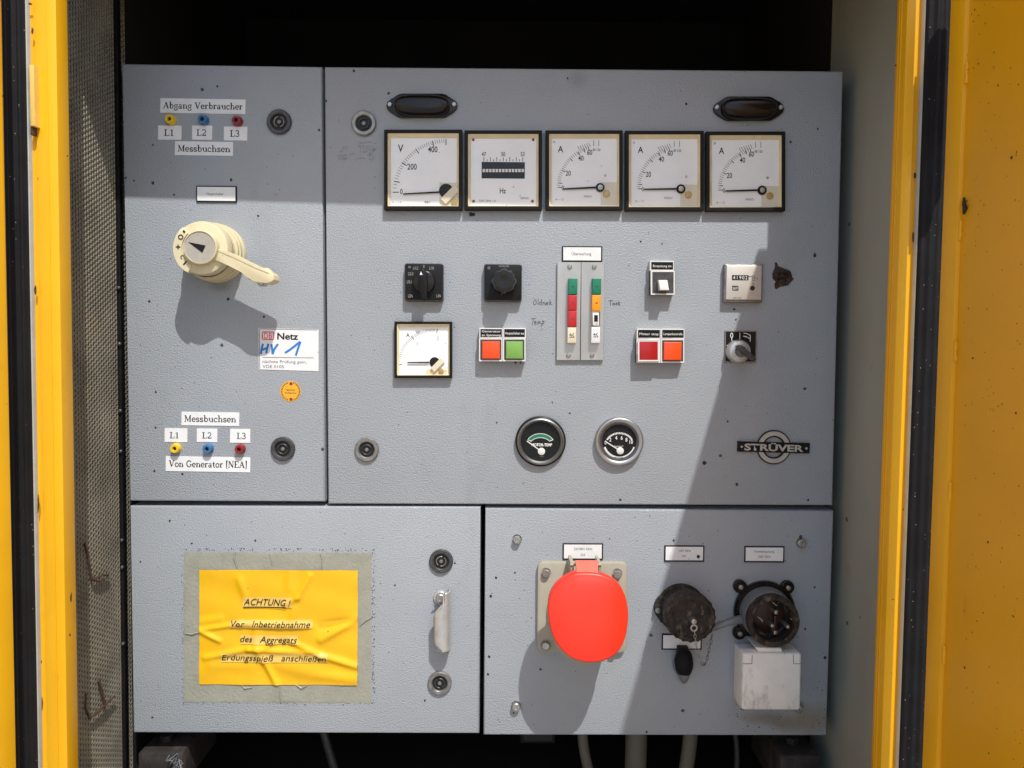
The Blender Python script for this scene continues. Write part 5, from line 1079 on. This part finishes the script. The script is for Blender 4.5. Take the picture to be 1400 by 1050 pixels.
# ---------------------------------------------------------------- things below the boxes
def cable(pts, r, lab, m='cable'):
    q = [P(x, y, t_) for x, y, t_ in pts]; f = []
    for i in range(len(q) - 1):
        for j in range(4): f.append(q[i].lerp(q[i + 1], j / 4))
    f.append(q[-1]); 
    for _ in range(3): f = [f[0]] + [(f[i - 1] + f[i] * 2 + f[i + 1]) / 4 for i in range(1, len(f) - 1)] + [f[-1]]
    b = B(); b.tube(f, r, 14); o = b.obj('cable', m); o['label'] = lab; o['category'] = 'cable'; o['group'] = 'cables hanging below the cabinets'
cable([(795, 975, -.07), (797, 1020, -.07), (806, 1060, -.07), (822, 1110, -.07)], .0072, 'beige cable below the red socket, left of the thickest cable')
cable([(870, 975, -.08), (870, 1020, -.08), (868, 1070, -.08), (866, 1120, -.08)], .0150, 'thickest grey cable below the socket cabinet')
cable([(945, 975, -.07), (944, 1010, -.07), (937, 1060, -.07), (927, 1110, -.07)], .0100, 'light grey cable right of the thickest cable')
cable([(1003, 990, -.09), (1008, 1020, -.09), (1007, 1060, -.09), (1000, 1110, -.09)], .0038, 'thin dark cable near the right bracket', 'lockdark')
cable([(438, 985, -.12), (448, 1020, -.12), (460, 1060, -.12), (470, 1100, -.12)], .0060, 'dim dark cable below the notice cabinet', 'lockdark')
for x0, x1, yt, yf, yb, lab in ((187, 248, 1014, 1031, 1080, 'rusty mounting bracket under the lower left cabinet corner'), (1068, 1122, 1014, 1034, 1090, 'rusty mounting bracket under the lower right cabinet corner')):
    a_ = P(x0, yf, .0); c_ = P(x1, yf, .0); d = thing('mounting_bracket', ((a_.x + c_.x) / 2, .03, P(x0, yb, 0).z), lab, 'bracket', 'rusty mounting brackets')
    b = B(); b.box(a_.x, c_.x, .002, .12, P(x0, yb, 0).z, a_.z, .003); b.obj('bracket_block', 'rustblk', d)
    b = B(); zc = P(x0, yf, 0).z; xm = (a_.x + c_.x) / 2 - (.006 if x0 < 500 else -.001)
    g_ = bmesh.ops.create_cone(b.bm, cap_ends=True, segments=6, radius1=.008, radius2=.008, depth=.008, matrix=Matrix.Translation((xm, .035, zc + .004))); b.obj('bracket_bolt', 'rustblk', d)
q = P(247, 1034, -.0); d2 = thing('frayed_wire_tuft', (q.x, 0, q.z), 'frayed pale wire tuft beside the lower left bracket', 'wire')
for i in range(6):
    b = B(); p0 = Vector((q.x - .012, -.002, q.z - .006)); b.tube([p0 + Vector((random.uniform(-.004, .018), random.uniform(-.008, .004), random.uniform(-.014, .012))) for _ in range(5)], .0005, 5); b.obj('wire_strand', 'collar', d2)
d = thing('small_dark_box', P(735, 1018, -.05), 'small dark box dimly seen under the cabinets near the middle', 'box')
b = B(); b.rect(711, 985, 759, 1017, -.11, -.05, .002); b.obj('box_shell', 'blackpl', d); b = B(); b.rect(716, 985, 755, 1013, -.0505, -.0495); b.obj('box_opening', 'hole', d)
# rusted wires clinging to the perforated sheet
def wallpt(px, py):
    dv = ROT @ Vector(((px - 700) / FPX, 1, (525 - py) / FPX)); kk_ = (-.4820 + 0) / dv.x; return Vector((-.4815, -DIST + dv.y * kk_, dv.z * kk_))
for lab, pths in (('upper rusty wire hook on the perforated side sheet', [[(115, 743), (120, 760), (122, 780), (125, 792), (135, 795), (146, 790), (148, 786), (140, 786), (126, 793)]]), ('lower rusty bent wire on the perforated side sheet', [[(117, 948), (116, 968), (122, 982), (135, 972), (156, 952)], [(134, 930), (140, 950), (143, 968)]])):
    d = thing('rusty_wire', wallpt(*pths[0][0]), lab, 'wire', 'rusty wires on the side sheet')
    for pth in pths:
        b = B(); b.tube([wallpt(*p) for p in pth], [.0013 + random.uniform(-.0004, .0006) for _ in pth], 7); b.obj('wire', 'rust', d)
